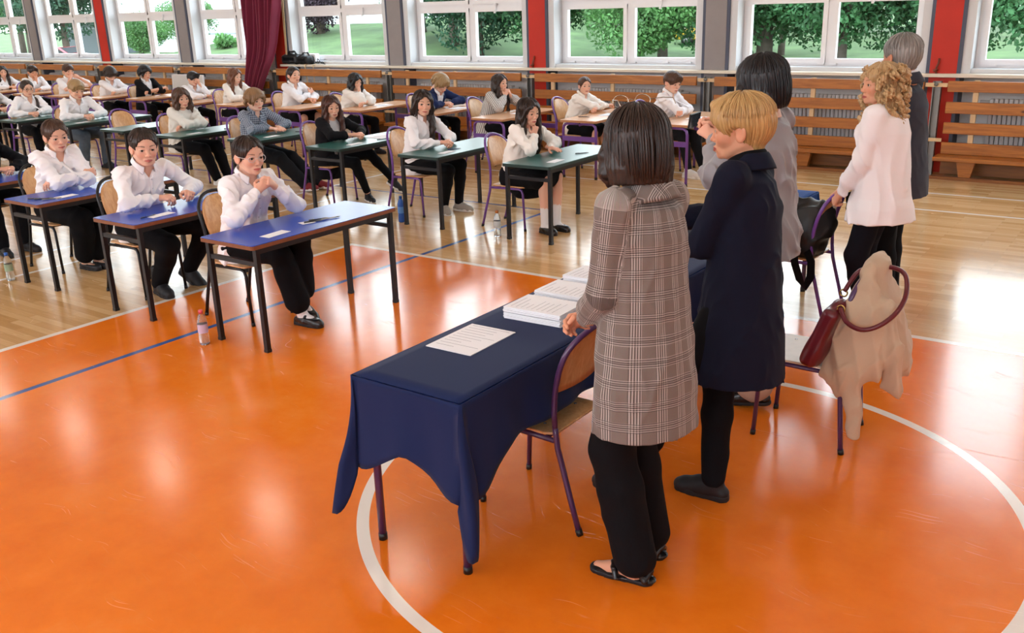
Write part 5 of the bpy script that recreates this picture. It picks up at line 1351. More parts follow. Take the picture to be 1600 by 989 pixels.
def middle_row():
    kid('M7','girl in a white blouse and white knee socks, chin on hand',q=0,s=1.0,lean=12,head=(-16,12,3),hair=('long','dark',110),skin='fair',
        L={'p':(.34,.10,.765),'pole':(-.2,1,-.4)},R={'p':(.245,-.02,.90),'pole':(.3,-.6,-1)},Lh={'c':'flat','f':(.95,-.2,-.08)},Rh={'c':'hold','f':(.0,.25,1),'palm':(-1,.3,.1)},
        feet={1:{'p':(.46,.02,.085),'d':(.85,-.2,0)},-1:{'p':(.43,-.15,.085),'d':(.85,-.25,0)}},
        top=shirt(WBLOUSE,inf=.026,collar=False,name='blouse'),bottom=dict(kind='skirt',mat=BLACKC,len=.86,w=.02,drape=True),shoes=('loafer',LEATHER,BLKSOLE,WSOCK,0,.20))
    kid('M6','long haired girl in a white buttoned shirt with clasped hands and grey sneakers',q=0,s=1.03,lean=8,hipz=.53,head=(-34,4,-4),hair=('longback','dark',110),skin='fair',**CLASP(.42,-.02),
        feet={1:{'p':(.33,.27,.085),'d':(.9,.1,0)},-1:{'p':(.27,.10,.085),'d':(.75,-.55,0)}},
        top=shirt(inf=.020,low=-.10),bottom=dict(TR,w=.004),shoes=('sneaker',TAUPE,WHSOLE))
    kid('M5','girl in a black blazer with long wavy hair and crossed legs in canvas sneakers',q=0,s=.95,lean=7,hipz=.495,head=(-22,10,3),hair=('long','auburn',100),skin='fair',**CLASP(.42,.06),
        feet={1:{'p':(.52,.50,.20),'d':(.75,.25,-.45),'pole':(.6,.5,1)},-1:{'p':(.40,.18,.085),'d':(.7,-.3,0)}},
        top=jacket(BLACKJ,GREYTEE,collar=False,lapel=True,low=-.22,open=(.02,.085,.02,.46)),bottom=dict(TR,w=.004,len=.88),shoes=('hitop',BLKSOLE,WHSOLE))
    kid('M4','boy in a blue checked shirt with hands flat on his green desk',sex='m',q=0,s=.99,lean=8,hipz=.50,head=(-6,8,2),hair=('mop','light',60),skin='pale',
        L={'p':(.36,.12,.765),'pole':(-.3,1,-.3)},R={'p':(.34,-.02,.77),'pole':(-.2,-1,-.4)},Lh={'c':'flat','f':(.9,-.3,-.1)},Rh={'c':'flat','f':(.9,.35,-.1)},
        feet={1:{'p':(.62,.42,.085),'d':(.9,.2,.12)},-1:{'p':(.58,.25,.085),'d':(.9,.1,.1)}},
        top=shirt(CHECKS,inf=.022),bottom=dict(kind='trousers',mat=DGREYT,w=.028),shoes=('sneaker',REDSHOE,WHSOLE))
    kid('M3','girl with a brown bob in a cream sweater, arms crossed at her green desk',q=1,s=.97,lean=6,hipz=.51,head=(-14,8,3),hair=('wavybob','brown'),skin='fair',
        L={'p':(.24,-.10,.765),'pole':(.2,1,-.5)},R={'p':(.29,.13,.79),'pole':(.2,-1,-.5)},Lh={'c':'soft'},Rh={'c':'soft','palm':(-1,0,-.3)},
        feet={1:{'p':(.42,.32,.085),'d':(.9,.2,0)},-1:{'p':(.40,.16,.085),'d':(.9,0,0)}},
        top=shirt(CREAMSW,inf=.028,collar=False,name='sweater'),bottom=dict(TR,w=.02),shoes=SNKW)
    kid('M2','boy in a white shirt and grey blue jeans resting his forearms on the desk',sex='m',q=1,s=1.03,lean=14,head=(-6,20,0),hair=('short','sand'),skin='fair',**CLASP(.43,-.03),
        feet={1:{'p':(.33,.20,.085),'d':(.9,.1,0)},-1:{'p':(.30,-.12,.085),'d':(.9,-.1,0)}},top=shirt(inf=.022,neck=.04),bottom=dict(kind='trousers',mat=DENIM,w=.018),shoes=SNK)
    kid('M1','girl with thin glasses and a long braid over her white shirt',q=1,s=.98,lean=8,head=(-12,6,0),hair=('braid','dark'),skin='fair',**CLASP(.40,-.12),
        top=shirt(inf=.026,neck=.06),bottom=TR,shoes=SNK,extra=lambda P: add_glasses(P,BLACKP))
    kid('M0','half hidden pupil in a white shirt at the far end of the middle row',q=1,s=1.0,lean=12,head=(-10,8,0),hair=('long','dark'),skin='fair',**CLASP(.40,.06),top=shirt(inf=.026),bottom=TR,shoes=SNKW)
def back_row():
    kid('B13','boy in a white shirt and white sneakers, arms folded at the corner table',sex='m',q=1,s=1.0,lean=12,head=(-22,18,0),hair=('short','brown'),skin='fair',
        L={'p':(.36,-.10,.775),'pole':(.1,1,-.5)},R={'p':(.33,.10,.80),'pole':(.1,-1,-.5)},Lh={'c':'fist'},Rh={'c':'soft'},
        feet={1:{'p':(.60,.04,.085),'d':(.95,.1,0)},-1:{'p':(.52,-.22,.085),'d':(.95,-.1,0)}},top=shirt(inf=.022,neck=.04),bottom=dict(kind='trousers',mat=DGREYT,w=.008,len=.9),shoes=SNKW)
    kid('B12','girl with tied back hair in a white shirt, forearms folded on her beech desk',q=1,s=.89,lean=13,head=(-38,4,0),hair=('bun','brown'),skin='fair',**FOLD(.38,.02),top=shirt(WBLOUSE,inf=.026),bottom=dict(kind='skirt',mat=BLACKC,len=.8,w=.02),shoes=SNKW)
    kid('B11','girl in a striped grey cardigan with hands clasped by her chin',q=1,s=.97,lean=17,head=(-2,2,0),hair=('long','dark'),skin='fair',
        L={'p':(.34,.06,.93),'pole':(.3,.6,-1)},R={'p':(.33,-.06,.93),'pole':(.3,-.6,-1)},Lh={'c':'hold','f':(.1,-.6,.75),'palm':(-.8,-.5,0)},Rh={'c':'hold','f':(.1,.6,.75),'palm':(-.8,.5,0)},
        top=dict(kind='cardigan',mat=STRIPE,inner=GREYTEE,inf=.034,low=-.28,flare=.06,collar=False,open=(.02,.06,-.3,.46)),bottom=TR,shoes=SNK)
    kid('B10','fair haired boy in a navy blazer bent over his beech desk writing',sex='m',q=1,s=.97,lean=22,slouch=.06,head=(-4,38,0),hair=('mop','sand'),skin='fair',**CLASP(.38,.0),top=jacket(NAVYS,WSHIRT,open=(.03,.07,.05,.46)),bottom=TR,shoes=SNK)
    kid('B9','black haired girl in a white blouse covering her face with one hand',q=1,s=.93,lean=15,head=(-6,14,0),hair=('wavybob','black'),skin='fair',
        L={'p':(.42,-.10,.765),'pole':(.1,1,-.4)},R={'p':(.27,-.02,1.0),'pole':(.4,-.4,-1)},Lh={'c':'soft'},Rh={'c':'soft','f':(-.15,.1,1),'palm':(-1,0,-.1)},
        top=shirt(WBLOUSE,inf=.036,collar=False,sleeve='elbow',name='blouse',low=-.2),bottom=TR,shoes=SNK)
    kid('B8','girl with a high ponytail in a white shirt, arms folded on her desk',q=2,s=1.03,lean=9,hipz=.53,head=(-10,0,0),hair=('pony','dark'),skin='fair',
        L={'p':(.34,.12,.77),'pole':(.1,1,-.5)},R={'p':(.24,.20,.86),'pole':(.2,-1,-.5)},Lh={'c':'fist','f':(.9,.2,0)},Rh={'c':'soft','f':(-.1,.8,.5),'palm':(-1,0,0)},top=shirt(inf=.020),bottom=dict(kind='skirt',mat=BLACKC,len=.75,w=.02),shoes=SNK)
    kid('B7','girl with long reddish hair in a white top looking down at her desk',q=2,s=.99,lean=12,head=(8,14,0),hair=('long','chestnut'),skin='pale',**CLASP(.42,.06),top=shirt(WBLOUSE,inf=.028,collar=False,name='blouse'),bottom=dict(kind='skirt',mat=BLACKC,len=.75,w=.02),shoes=SNK)
    kid('B6','dark haired boy in a white shirt shading his eyes with one hand',sex='m',q=2,s=.90,lean=14,head=(-6,14,0),hair=('quiff','black'),skin='fair',
        L={'p':(.26,.04,.99),'pole':(.4,.5,-1)},R={'p':(.40,.05,.765),'pole':(.1,-1,-.4)},Lh={'c':'soft','f':(-.1,-.35,1),'palm':(-1,.1,-.1)},Rh={'c':'soft'},top=shirt(inf=.024),bottom=TR,shoes=SNK)
    kid('B5','pupil in an open black blazer and white shirt with crossed arms',q=2,s=.98,lean=8,head=(-4,10,0),hair=('mop','black'),skin='fair',**FOLD(.30,.04,.80),top=jacket(BLACKJ,WSHIRT,open=(.05,.09,-.02,.46)),bottom=TR,shoes=SNK)
    kid('B4','pupil with a mop of dark curly hair bowing over folded arms',q=2,s=.98,lean=16,slouch=.05,head=(-4,40,0),hair=('mop','dark'),skin='fair',**FOLD(.40,.06),top=shirt(inf=.026),bottom=TR,shoes=SNK)
    kid('B3','boy in a short sleeved white shirt holding both hands at his mouth',sex='m',q=2,s=1.01,lean=12,head=(-8,6,0),hair=('short','brown'),skin='fair',
        L={'p':(.30,.12,1.0),'pole':(.4,1,-.8)},R={'p':(.29,-.06,.99),'pole':(.4,-.8,-1)},Lh={'c':'fist','f':(-.2,-.8,.4),'palm':(-1,0,0)},Rh={'c':'fist','f':(-.2,.6,.6),'palm':(-1,0,0)},top=shirt(inf=.028,sleeve='short'),bottom=TR,shoes=SNK)
    kid('B2','boy in a white shirt resting his face on one hand',sex='m',q=2,s=.96,lean=12,head=(-8,10,0),hair=('short','dark'),skin='warm',
        L={'p':(.42,-.05,.765),'pole':(.1,1,-.4)},R={'p':(.27,-.02,.92),'pole':(.4,-.4,-1)},Lh={'c':'soft'},Rh={'c':'soft','f':(-.1,.1,1),'palm':(-1,0,0)},top=shirt(inf=.024,neck=.05),bottom=TR,shoes=SNK)
    kid('B1','girl with very long dark hair in white, nearest the far end wall',q=2,s=.93,lean=12,head=(-14,10,0),hair=('long','dark'),skin='fair',**CLASP(.40,.03),top=shirt(inf=.024),bottom=TR,shoes=SNK)
def teachers():
    g='teachers standing behind the covered tables'
    GG=pmat('glasses_metal',srgb('#b9ad9c'),.2,metal=.9)
    person('woman with a dark bob in a checked tweed coat, glasses on her head',(-1.47,2.82),180,q=0,sit=False,s=1.07,hipz=.965,lean=3,side=4,slouch=.01,twist=-8,head=(-40,6,0),hair=('bob','dark',260),skin='warm',
        L={'p':(.24,.02,.985),'pole':(-.7,.8,-.3)},R={'p':(.25,-.06,.985),'pole':(-.7,-.8,-.3)},Lh={'c':'soft','f':(.65,-.6,-.25),'palm':(-.6,-.6,-.3)},Rh={'c':'soft','f':(.65,.5,-.3),'palm':(-.6,.6,-.3)},
        feet={1:{'p':(-.02,.09,.085),'d':(1,.12,0),'pole':(1,0,0)},-1:{'p':(.02,-.10,.085),'d':(1,-.1,0),'pole':(1,0,0)}},
        top=dict(kind='coat',mat=PLAID,inf=.032,low=-.325,flare=.02,wr=.004,gap=60,craise=.0,cdrop=.06),bottom=dict(kind='trousers',mat=BLACKC,w=.022,len=.965,flare=.018),shoes=('sandal',LEATHER,BLKSOLE),grp=g,bulk=1.06,
        extra=lambda P: add_glasses(P,GG,up=(-.062,0,.142)))
    person('woman with short blond hair in a long navy blazer, seen in profile',(-1.41,3.565),180,q=0,sit=False,s=1.06,hipz=.945,lean=2,side=7,slouch=.02,twist=5,head=(16,6,0),hair=('pixie','blond',330),skin='warm',
        L={'p':(.32,-.03,1.10),'pole':(-.6,.8,-.4)},R={'p':(.46,-.10,1.18),'pole':(-.5,-.8,-.5)},Lh={'c':'soft','f':(.9,-.3,.1)},Rh={'c':'flat','f':(.9,.2,.15),'palm':(0,.7,.7)},
        feet={1:{'p':(.34,.39,.085),'d':(1,.12,0),'pole':(1,.1,0)},-1:{'p':(.05,.10,.085),'d':(1,.0,0),'pole':(1,0,0)}},
        top=jacket(NAVYB,BLACKC,inf=.036,low=-.36,flare=.03,open=(.05,.07,-.4,.46),wr=.003),bottom=dict(kind='trousers',mat=BLACKC,w=.010,len=.97),shoes=SNK,grp=g,bulk=1.06)
    person('tall woman with a black bob in a silver grey blouse filming with a phone',(-1.70,4.57),180,q=0,sit=False,s=1.07,hipz=1.03,lean=2,slouch=.02,twist=-6,head=(-6,4,0),hair=('bob','black',220),skin='fair',
        L={'p':(.30,.01,1.40),'pole':(.1,.7,-1)},R={'p':(.315,-.09,1.425),'pole':(.2,-.8,-1)},Lh={'c':'hold','f':(.75,-.2,.6),'palm':(.2,-.8,-.2)},Rh={'c':'hold','f':(.75,.2,.6),'palm':(.2,.8,-.2)},
        feet={1:{'p':(-.03,.09,.105),'d':(1,.1,-.15),'pole':(1,0,0)},-1:{'p':(.12,-.08,.105),'d':(1,-.1,-.15),'pole':(1,0,0)}},
        top=shirt(GREYBL,inf=.036,low=-.20,wr=.011,wl=.085,collar=False,name='blouse'),bottom=dict(kind='trousers',mat=BEIGE,w=.028,flare=.03,len=.93),shoes=BLKSHOE,grp=g)
    person('woman with curly shoulder length blond hair in a loose white blouse, hand on a chair',(-1.52,6.08),180,q=0,sit=False,s=1.03,hipz=.93,lean=3,side=3,slouch=.02,head=(40,2,0),hair=('curlylong','curl'),skin='warm',
        L={'p':(.22,.10,.90),'pole':(-.8,.7,-.2)},R={'p':(.25,-.04,.90),'pole':(-.7,-.8,-.2)},Lh={'c':'hold','f':(.55,-.25,-.75),'palm':(-.3,-.5,-.5)},Rh={'c':'hold','f':(.6,.2,-.7),'palm':(-.3,.5,-.6)},
        top=shirt(WHITEBL,inf=.045,low=-.20,flare=.03,wr=.009,wl=.11,collar=False,name='blouse'),bottom=dict(kind='trousers',mat=pmat('dark_navy_trousers',srgb('#10111a'),.9,spec=.2,bump=.3,bscale=30),w=.012),shoes=SNK,grp=g,bulk=1.12)
    person('grey haired man in a dark grey jacket standing behind the curly haired woman',(-1.53,6.56),180,sex='m',q=0,sit=False,s=1.10,hipz=1.02,lean=2,slouch=.02,head=(-34,2,0),hair=('crop','grey',160),skin='tan',
        L={'p':(.10,.24,.88),'pole':(-1,.3,0)},R={'p':(.18,-.20,.90),'pole':(-1,-.3,0)},
        top=jacket(DGREYJ,WSHIRT,inf=.030,low=-.20,open=(.03,.06,-.05,.46)),bottom=dict(kind='trousers',mat=BLACKC,w=.02),shoes=('loafer',BROWNL,BLKSOLE),grp=g,bulk=1.12)
SKY=4.2; EXPO=0.82; CAMP=(0.32328028580277335,-0.03221389028312743,-0.630566508637033)
# ------------------------------------------------------------------ covered teachers' tables
def table(cx,cy,label):
    def mk():
        r=empty('folding_table',(0,0,0)); hx,hy=.265,.665
        m=MB(); m.prism(rrect(-hx,-hy,hx,hy,.02),.715,.737); m.build('tabletop',BLUETOP,r)
        for sx in (-1,1):
            for sy in (-1,1):
                m=MB(); m.tube([(sx*.225,sy*.62,.01),(sx*.225,sy*.62,.714)],.0165,10); lo=m.build('leg',DPURPLE,r)
                m=MB(); m.tube([(sx*.225,sy*.62,0),(sx*.225,sy*.62,.03)],.0185,10); m.build('foot_cap',BLACKP,lo)
        for sy in (-1,1):
            m=MB(); m.tube([(-.225,sy*.62,.56),(.225,sy*.62,.56)],.012,8); m.build('end_rail',DPURPLE,r)
        return r
    return place('folding_table',mk,(cx,cy,0),0,label,'table','tables under the cloths')
TX=-2.24
table(TX,3.035,'purple legged table under the navy cloth, end nearest the camera')
table(TX,4.375,'purple legged table under the navy cloth, beside the tall woman with the phone')
table(-2.385,6.03,'purple legged table under the brighter blue cloth by the curly haired woman')
def cloth(name,x0,x1,y0,y1,z,m,label,near=True,d0=.255,d1=.40,fan=.60):
    D1=lambda c: d1 if c[1]<(y0+y1)/2 else d0+.01
    FAN=lambda c: fan if c[1]<(y0+y1)/2 else d0+.05
    K=14; ring=[]
    def side(p,q,out,n,c0,c1):
        for i in range(n+1):
            u=i/n; P=np.array(p)*(1-u)+np.array(q)*u; L=np.linalg.norm(np.array(q)-np.array(p)); a=u*L; b=(1-u)*L
            e0=smooth01(1-a/.34)*(D1(p)-d0); e1=smooth01(1-b/.34)*(D1(q)-d0)
            ring.append((P,np.array(out,float),d0+max(e0,e1),.0,0,a))
    def corner(c,diag,n,perp):
        for i in range(1,n):
            ph=90*i/n; tri=min(ph,90-ph)/45
            ring.append((np.array(c),np.array(diag,float),D1(c)+(FAN(c)-D1(c))*math.sin(rad(ph*2))**1.2,tri,(1 if ph>45 else -1),0))
    s=.7071
    n1=int((y1-y0)/.03); n2=int((x1-x0)/.03)
    side((x0,y0),(x1,y0),(0,-1),n2,1,1); corner((x1,y0),(s,-s),18,1)
    side((x1,y0),(x1,y1),(1,0),n1,1,1); corner((x1,y1),(s,s),18,1)
    side((x1,y1),(x0,y1),(0,1),n2,1,1); corner((x0,y1),(-s,s),18,1)
    side((x0,y1),(x0,y0),(-1,0),n1,1,1); corner((x0,y0),(-.42,-.9076),18,1)
    N=len(ring); V=[];Q=[]
    for k in range(K+1):
        f=k/K
        for j,(P,out,L,tri,sg,a) in enumerate(ring):
            r=L*f
            if tri>0:
                an=rad(11)*tri*min(1,f*1.6); o=r*math.sin(an)+.006; zz=r*math.cos(an); pe=np.array((-out[1],out[0]))*sg*(.036*(1-tri)**.5*f+.004)*(1)
                wob=.02*f*math.sin(f*4+P[0]*7)
                xy=P+out*(o+.01*f)+np.array((-out[1],out[0]))*wob+pe*1.0
            else:
                o=.006+.022*f*f+.012*f*math.sin(a*13+P[0]*3)+.006*f*math.sin(a*29); xy=P+out*o; zz=r
            drop=zz-.006*(1-math.exp(-r*90))
            V.append((xy[0],xy[1],z-drop))
    for k in range(K):
        for j in range(N): Q.append((k*N+j,k*N+(j+1)%N,(k+1)*N+(j+1)%N,(k+1)*N+j))
    b=len(V); V.append(((x0+x1)/2,(y0+y1)/2,z+.0005))
    # top as strips: grid
    nx,ny=12,int((y1-y0)/.08); base=len(V)
    for i in range(ny+1):
        for j in range(nx+1):
            V.append((x0+(x1-x0)*j/nx,y0+(y1-y0)*i/ny,z+.0004*math.sin(i*1.3+j)))
    Qt=[(base+i*(nx+1)+j,base+i*(nx+1)+j+1,base+(i+1)*(nx+1)+j+1,base+(i+1)*(nx+1)+j) for i in range(ny) for j in range(nx)]
    V.pop(b); Qt=[tuple(x-1 for x in q) for q in Qt]
    Q=[q[::-1] for q in Q]
    o=np_mesh('tablecloth',np.array(V),Q+Qt,m); tag(o,label,'tablecloth')
    md=o.modifiers.new('weld','WELD'); md.merge_threshold=.004
    md=o.modifiers.new('s','SOLIDIFY'); md.thickness=.003; md.offset=1
    return o
cloth('tablecloth',TX-.268,TX+.268,2.368,5.042,.745,NAVYCLOTH,'long navy tablecloth with drooping corners over the near tables')
cloth('tablecloth',-2.385-.268,-2.385+.268,5.362,6.698,.745,BLUECLOTH,'brighter blue tablecloth over the far table by the black bag',d1=.32,fan=.42)
# ------------------------------------------------------------------ papers on the covered table
def paper(name,cx,cy,z,w,h,rz,label,cat,lines=0,group=None,m=None,thick=.0012):
    r=empty(name,(cx,cy,z),rz,label,cat,group); mb=MB(); mb.b2((-w/2,-h/2,0),(w/2,h/2,thick)); o=mb.build('sheet',m or PAPER,r)
    if lines:
        mb=MB(); rr=random.Random(int(cx*1000))
        for i in range(lines):
            y=h/2-(.06+.88*i/lines)*h; L=w*(.35+.5*rr.random()) if i%4 else w*.84
            mb.b2((-w*.42,y-h*.0035,thick),(-w*.42+L,y+h*.0035,thick+.0004))
        mb.build('print',INK,r)
    return r
# the sheet: corners measured on the cloth
paper('paper_sheet',-2.35,2.92,0.7485,.235,.325,rad(1),'white printed sheet lying alone on the navy cloth','paper',10,thick=.003)
def stack(cx,cy,h,rz,label,clips=True):
    r=empty('paper_stack',(cx,cy,0.7485),rz,label,'paper stack','stacks of exam papers on the navy cloth'); rr=random.Random(int(cy*100)); z=0; i=0
    n=int(h/.004); m=MB()
    for i in range(n):
        dx,dy,a=rr.uniform(-.003,.003),rr.uniform(-.003,.003),rr.uniform(-.012,.012)
        if i==n//2: dx+=.006
        m.box((dx,dy,(i+.5)*.004),(.21,.297,.0037),rotz(a))
    m.build('sheets',PAPER,r)
    m=MB(); 
    for i in range(9):
        L=.17 if i in(0,8) else rr.uniform(.08,.16); m.b2((-.085,.12-i*.027,n*.004),(-.085+L*.8,.1215-i*.027,n*.004+.0006))
    m.build('print',INK,r)
    if clips:
        m=MB(); m.b2((.075,-.152,.0),(.085,-.149,h)); m.build('binding_strip',BLACKP,r)
    return r
stack(-2.255,3.335,.056,rad(92),'thick stack of white exam papers nearest the tweed coat woman')
stack(-2.31,3.66,.036,rad(90),'thin stack of exam papers, second along the navy cloth')
stack(-2.33,3.95,.036,rad(89),'stack of exam papers, furthest along the navy cloth',False)
# ------------------------------------------------------------------ teachers' chairs, bags, jacket
tc_='chairs behind the teachers tables'
chair_at('dark',-2.10,3.07,'purple tube chair pushed under the navy cloth beside the tweed coat',math.pi,tc_)
rC=make_chair(DPURPLE,PLYG,splay=.3,rec=.6); rC.location=(-1.36,4.35,0); rC.rotation_euler=(0,0,math.pi+.04); tag(rC,'purple tube chair with a worn pale seat, carrying the beige jacket','chair',tc_)
chair_at('purple',-2.09,6.19,'purple tube chair holding the black bag, at the blue cloth',math.pi-.05,tc_)
JACK=pmat('beige_linen',srgb('#bfa78d'),.85,sheen=.15,bump=.35,bscale=24,bdist=.006)
def beige_jacket():
    g=Grid((-1.36,3.98,.06),(-.80,4.72,.99),.0065); F=((1,0,0),.62)
    g.cap((-1.085,4.24,.885),(-1.075,4.46,.89),.040,.040,k=0); g.ell((-1.07,4.33,.91),(.055,.09,.045),k=.04)
    # broad back and front panels, then the near side hanging round the hoop
    g.path([(-1.05,4.34,.84),(-.995,4.34,.66),(-.95,4.35,.53)],[.13,.165,.165],k=.03,flat=((1,0,.25),.34))
    g.path([(-1.10,4.33,.82),(-1.15,4.33,.68),(-1.17,4.33,.60)],[.12,.145,.13],k=.03,flat=((1,0,-.25),.30))
    g.path([(-1.07,4.20,.82),(-1.075,4.165,.66),(-1.075,4.155,.50)],[.065,.115,.135],k=.03,flat=((0,1,0),.36))
    g.path([(-.985,4.20,.74),(-.945,4.19,.56),(-.925,4.21,.385)],[.05,.068,.058],k=.025,flat=((.3,1,0),.6))
    # sleeve hanging low
    g.path([(-1.12,4.17,.62),(-1.105,4.13,.46),(-1.075,4.135,.28),(-1.055,4.14,.128)],[.06,.058,.048,.040],k=.02,flat=((0,1,0),.7))
    g.path([(-1.20,4.22,.60),(-1.215,4.19,.50),(-1.19,4.16,.40),(-1.15,4.15,.33)],[.04,.045,.045,.03],k=.03,flat=((0,1,0),.7))
    g.disp(lambda x,y,z: .0085*(1-2*np.abs(np.sin(30*x+17*y+1.3*np.sin(6*z+3*x))))*np.clip((.93-z)/.2,.15,1)); g.wrinkle(.006,.07,5,(.12,.1,1),.4); g.half((0,0,.112),(0,0,-1),.004)
    v,f=g.mesh(); o=np_mesh('jacket',v,f,JACK); tag(o,'beige jacket draped over the chair back, one sleeve hanging low','jacket'); return o
beige_jacket()
BURG=pmat('burgundy_leather',srgb('#5c1220'),.35,coat=.2,bump=.2,bscale=90,bdist=.001)
def handbag():
    r=empty('handbag',(-1.235,4.17,.432),0,'burgundy leather handbag with a ringed strap slung round the beige jacket','handbag')
    g=Grid((-.20,-.16,-.01),(.20,.16,.36),.006); R=roty(rad(20))
    g.box((.0,.0,.165),(.040,.115,.155),R,.03,k=0); g.ell((-.02,0,.10),(.05,.10,.09),R,k=.04); g.ell((.06,0,.31),(.035,.06,.03),k=.02); g.half((0,0,.002),(0,0,-1),.004); g.wrinkle(.0025,.12,3)
    v,f=g.mesh(); b=np_mesh('bag_body',v,f,BURG,r)
    m=MB(); P=[(.08,-.06,.315),(.12,-.10,.27),(.19,-.115,.25),(.26,-.10,.275),(.315,-.04,.33),(.325,.06,.39),(.29,.14,.46),(.20,.16,.475),(.10,.12,.45),(.055,.062,.36)]
    pts=[]
    for i in range(len(P)-1):
        p0,p1,p2,p3=[np.array(P[max(0,min(len(P)-1,i+q))]) for q in (-1,0,1,2)]
        for u in np.linspace(0,1,6)[:-1]: pts.append(.5*(2*p1+(p2-p0)*u+(2*p0-5*p1+4*p2-p3)*u*u+(3*p1-p0-3*p2+p3)*u**3))
    pts.append(np.array(P[-1])); m.tube(pts,.011,8); m.build('strap',BURG,r)
    m=MB(); 
    for c in ((.080,-.06,.312),(.052,.062,.352)):
        m.tube([np.array(c)+.017*np.array((math.cos(a),0,math.sin(a))) for a in np.linspace(0,2*math.pi,14)[:-1]],.004,6,closed=True)
    m.build('ring',pmat('brass',srgb('#b89b5c'),.25,metal=1),r); return r
handbag()
def black_bag():
    r=empty('backpack',(-2.05,6.14,.432),0,'black backpack with a dangling buckled strap on the purple chair','bag')
    g=Grid((-.38,-.32,-.22),(.42,.32,.48),.008)
    g.ell((-.02,0,.17),(.22,.18,.19),k=0); g.ell((.10,.0,.22),(.15,.14,.16),k=.05); g.box((.0,.0,.10),(.18,.16,.10),rr=.06,k=.05); g.ell((-.10,-.02,.26),(.13,.13,.10),k=.05); g.ell((.10,-.09,.20),(.08,.08,.12),k=.04)
    g.path([(-.16,-.10,.30),(-.02,-.05,.37),(.10,.02,.33)],[.03,.035,.03],k=.03); g.half((0,0,.003),(0,0,-1),.004); g.wrinkle(.014,.10,9,(.3,.5,1),.6)
    v,f=g.mesh(); b=np_mesh('bag_body',v,f,pmat('black_nylon',srgb('#121215'),.45,bump=.3,bscale=40,bdist=.004),r)
    def strap(P,w=.018,t=.004):
        m=MB(); P=[np.array(p,float) for p in P]
        vs=[];n=len(P)
        for i in range(n):
            tt=nrm(P[min(i+1,n-1)]-P[max(i-1,0)]); side=nrm(np.cross(tt,(.3,.9,.2))); nn=np.cross(side,tt)
            for a,c in ((-1,-1),(1,-1),(1,1),(-1,1)): vs.append(P[i]+side*a*w+nn*c*t)
        fs=[(i*4+j,i*4+(j+1)%4,(i+1)*4+(j+1)%4,(i+1)*4+j) for i in range(n-1) for j in range(4)]+[(3,2,1,0),tuple((n-1)*4+j for j in range(4))]
        m.add(vs,fs); return m
    strap([(-.14,-.16,.05),(-.19,-.20,-.04),(-.22,-.215,-.13),(-.20,-.22,-.20),(-.155,-.22,-.205),(-.14,-.215,-.14),(-.15,-.20,-.05)]).build('strap',BLACKC,r)
    strap([(.03,-.17,.08),(.06,-.215,-.02),(.10,-.22,-.12),(.14,-.215,-.17),(.17,-.21,-.10),(.16,-.19,.0),(.12,-.17,.06)],.03).build('strap',BLACKC,r)
    m=MB(); m.box((-.185,-.20,-.03),(.05,.012,.035),bev=.004); m.lathe([(.014,0),(.014,.006),(.002,.008)],(-.12,-.165,.16),10); m.build('buckle',STEEL,r)
    return r
black_bag()
def dark_scarf():
    g=Grid((-1.86,6.0,.45),(-1.44,6.52,.93),.008)
    g.cap((-1.655,6.20,.835),(-1.655,6.36,.835),.045,.045,k=0)
    for y,zb,xo in ((6.18,.60,0),(6.26,.56,.02),(6.34,.60,.01),(6.40,.66,.0)): g.path([(-1.63,y,.83),(-1.60+xo,y,.70),(-1.60+xo,y+.01,zb)],[.04,.045,.025],k=.03,flat=((1,0,0),.6))
    g.path([(-1.69,6.30,.84),(-1.76,6.32,.80),(-1.80,6.34,.72)],[.04,.04,.02],k=.03); g.wrinkle(.010,.08,2)
    v,f=g.mesh(); o=np_mesh('cardigan',v,f,BLACKC); tag(o,'black cardigan hung over the back of the chair with the backpack','cardigan')
dark_scarf()
def phone():
    R=rotz(rad(184))@roty(rad(-8)); c=np.array((-2.155,4.655,1.485))
    r=empty('smartphone',tuple(c),0,'black smartphone held up by the tall woman','phone')
    m=MB(); m.box((0,0,0),(.010,.150,.076),R,bev=.004); m.build('phone_body',BLACKP,r)
    m=MB(); m.box(R@np.array((-.0056,0,0)),(.0008,.142,.070),R); m.build('screen',pmat('phone_screen',srgb('#20242c'),.05),r)
phone()
# ------------------------------------------------------------------ things on the pupils' desks
PEN=pmat('dark_pen',srgb('#1f2026'),.3)
def pen(cx,cy,rz,label,z=.7215,m=PEN):
    r=empty('pen',(cx,cy,z),rz,label,'pen','pens on the desks'); b=MB(); b.tube([(-.07,0,.0045),(.045,0,.0045)],.0045,8); b.build('barrel',m,r); b=MB(); b.tube([(.045,0,.0045),(.068,0,.0045),(.075,0,.0045)],[.0045,.003,.0008],8); b.build('tip',STEEL,r); b=MB(); b.box((-.05,0,.0105),(.04,.003,.002)); b.build('clip',STEEL,r); return r
def card(n,dx,dy,label,w=.20,h=.085,rz=1.5708,lines=0):
    cx,cy=POS[n][:2]; return paper('exam_card',cx+dx,cy+dy,.7212,w,h,rz,label,'card',lines,'white cards on the desks')
LABS={'F3':'girl in clear glasses','F2':'short haired boy','F1':'girl with crossed arms','F0':'pupil in black','M7':'girl in knee socks','M6':'girl with clasped hands and grey sneakers','M5':'girl in the black blazer','M4':'boy in the checked shirt','M3':'girl with the brown bob','M2':'boy in jeans','M1':'girl with the braid','B13':'boy at the corner table','B12':'girl with tied hair by the wall','B11':'girl in the striped cardigan','B10':'boy in the navy blazer','B9':'girl covering her face','B8':'girl with a ponytail'}
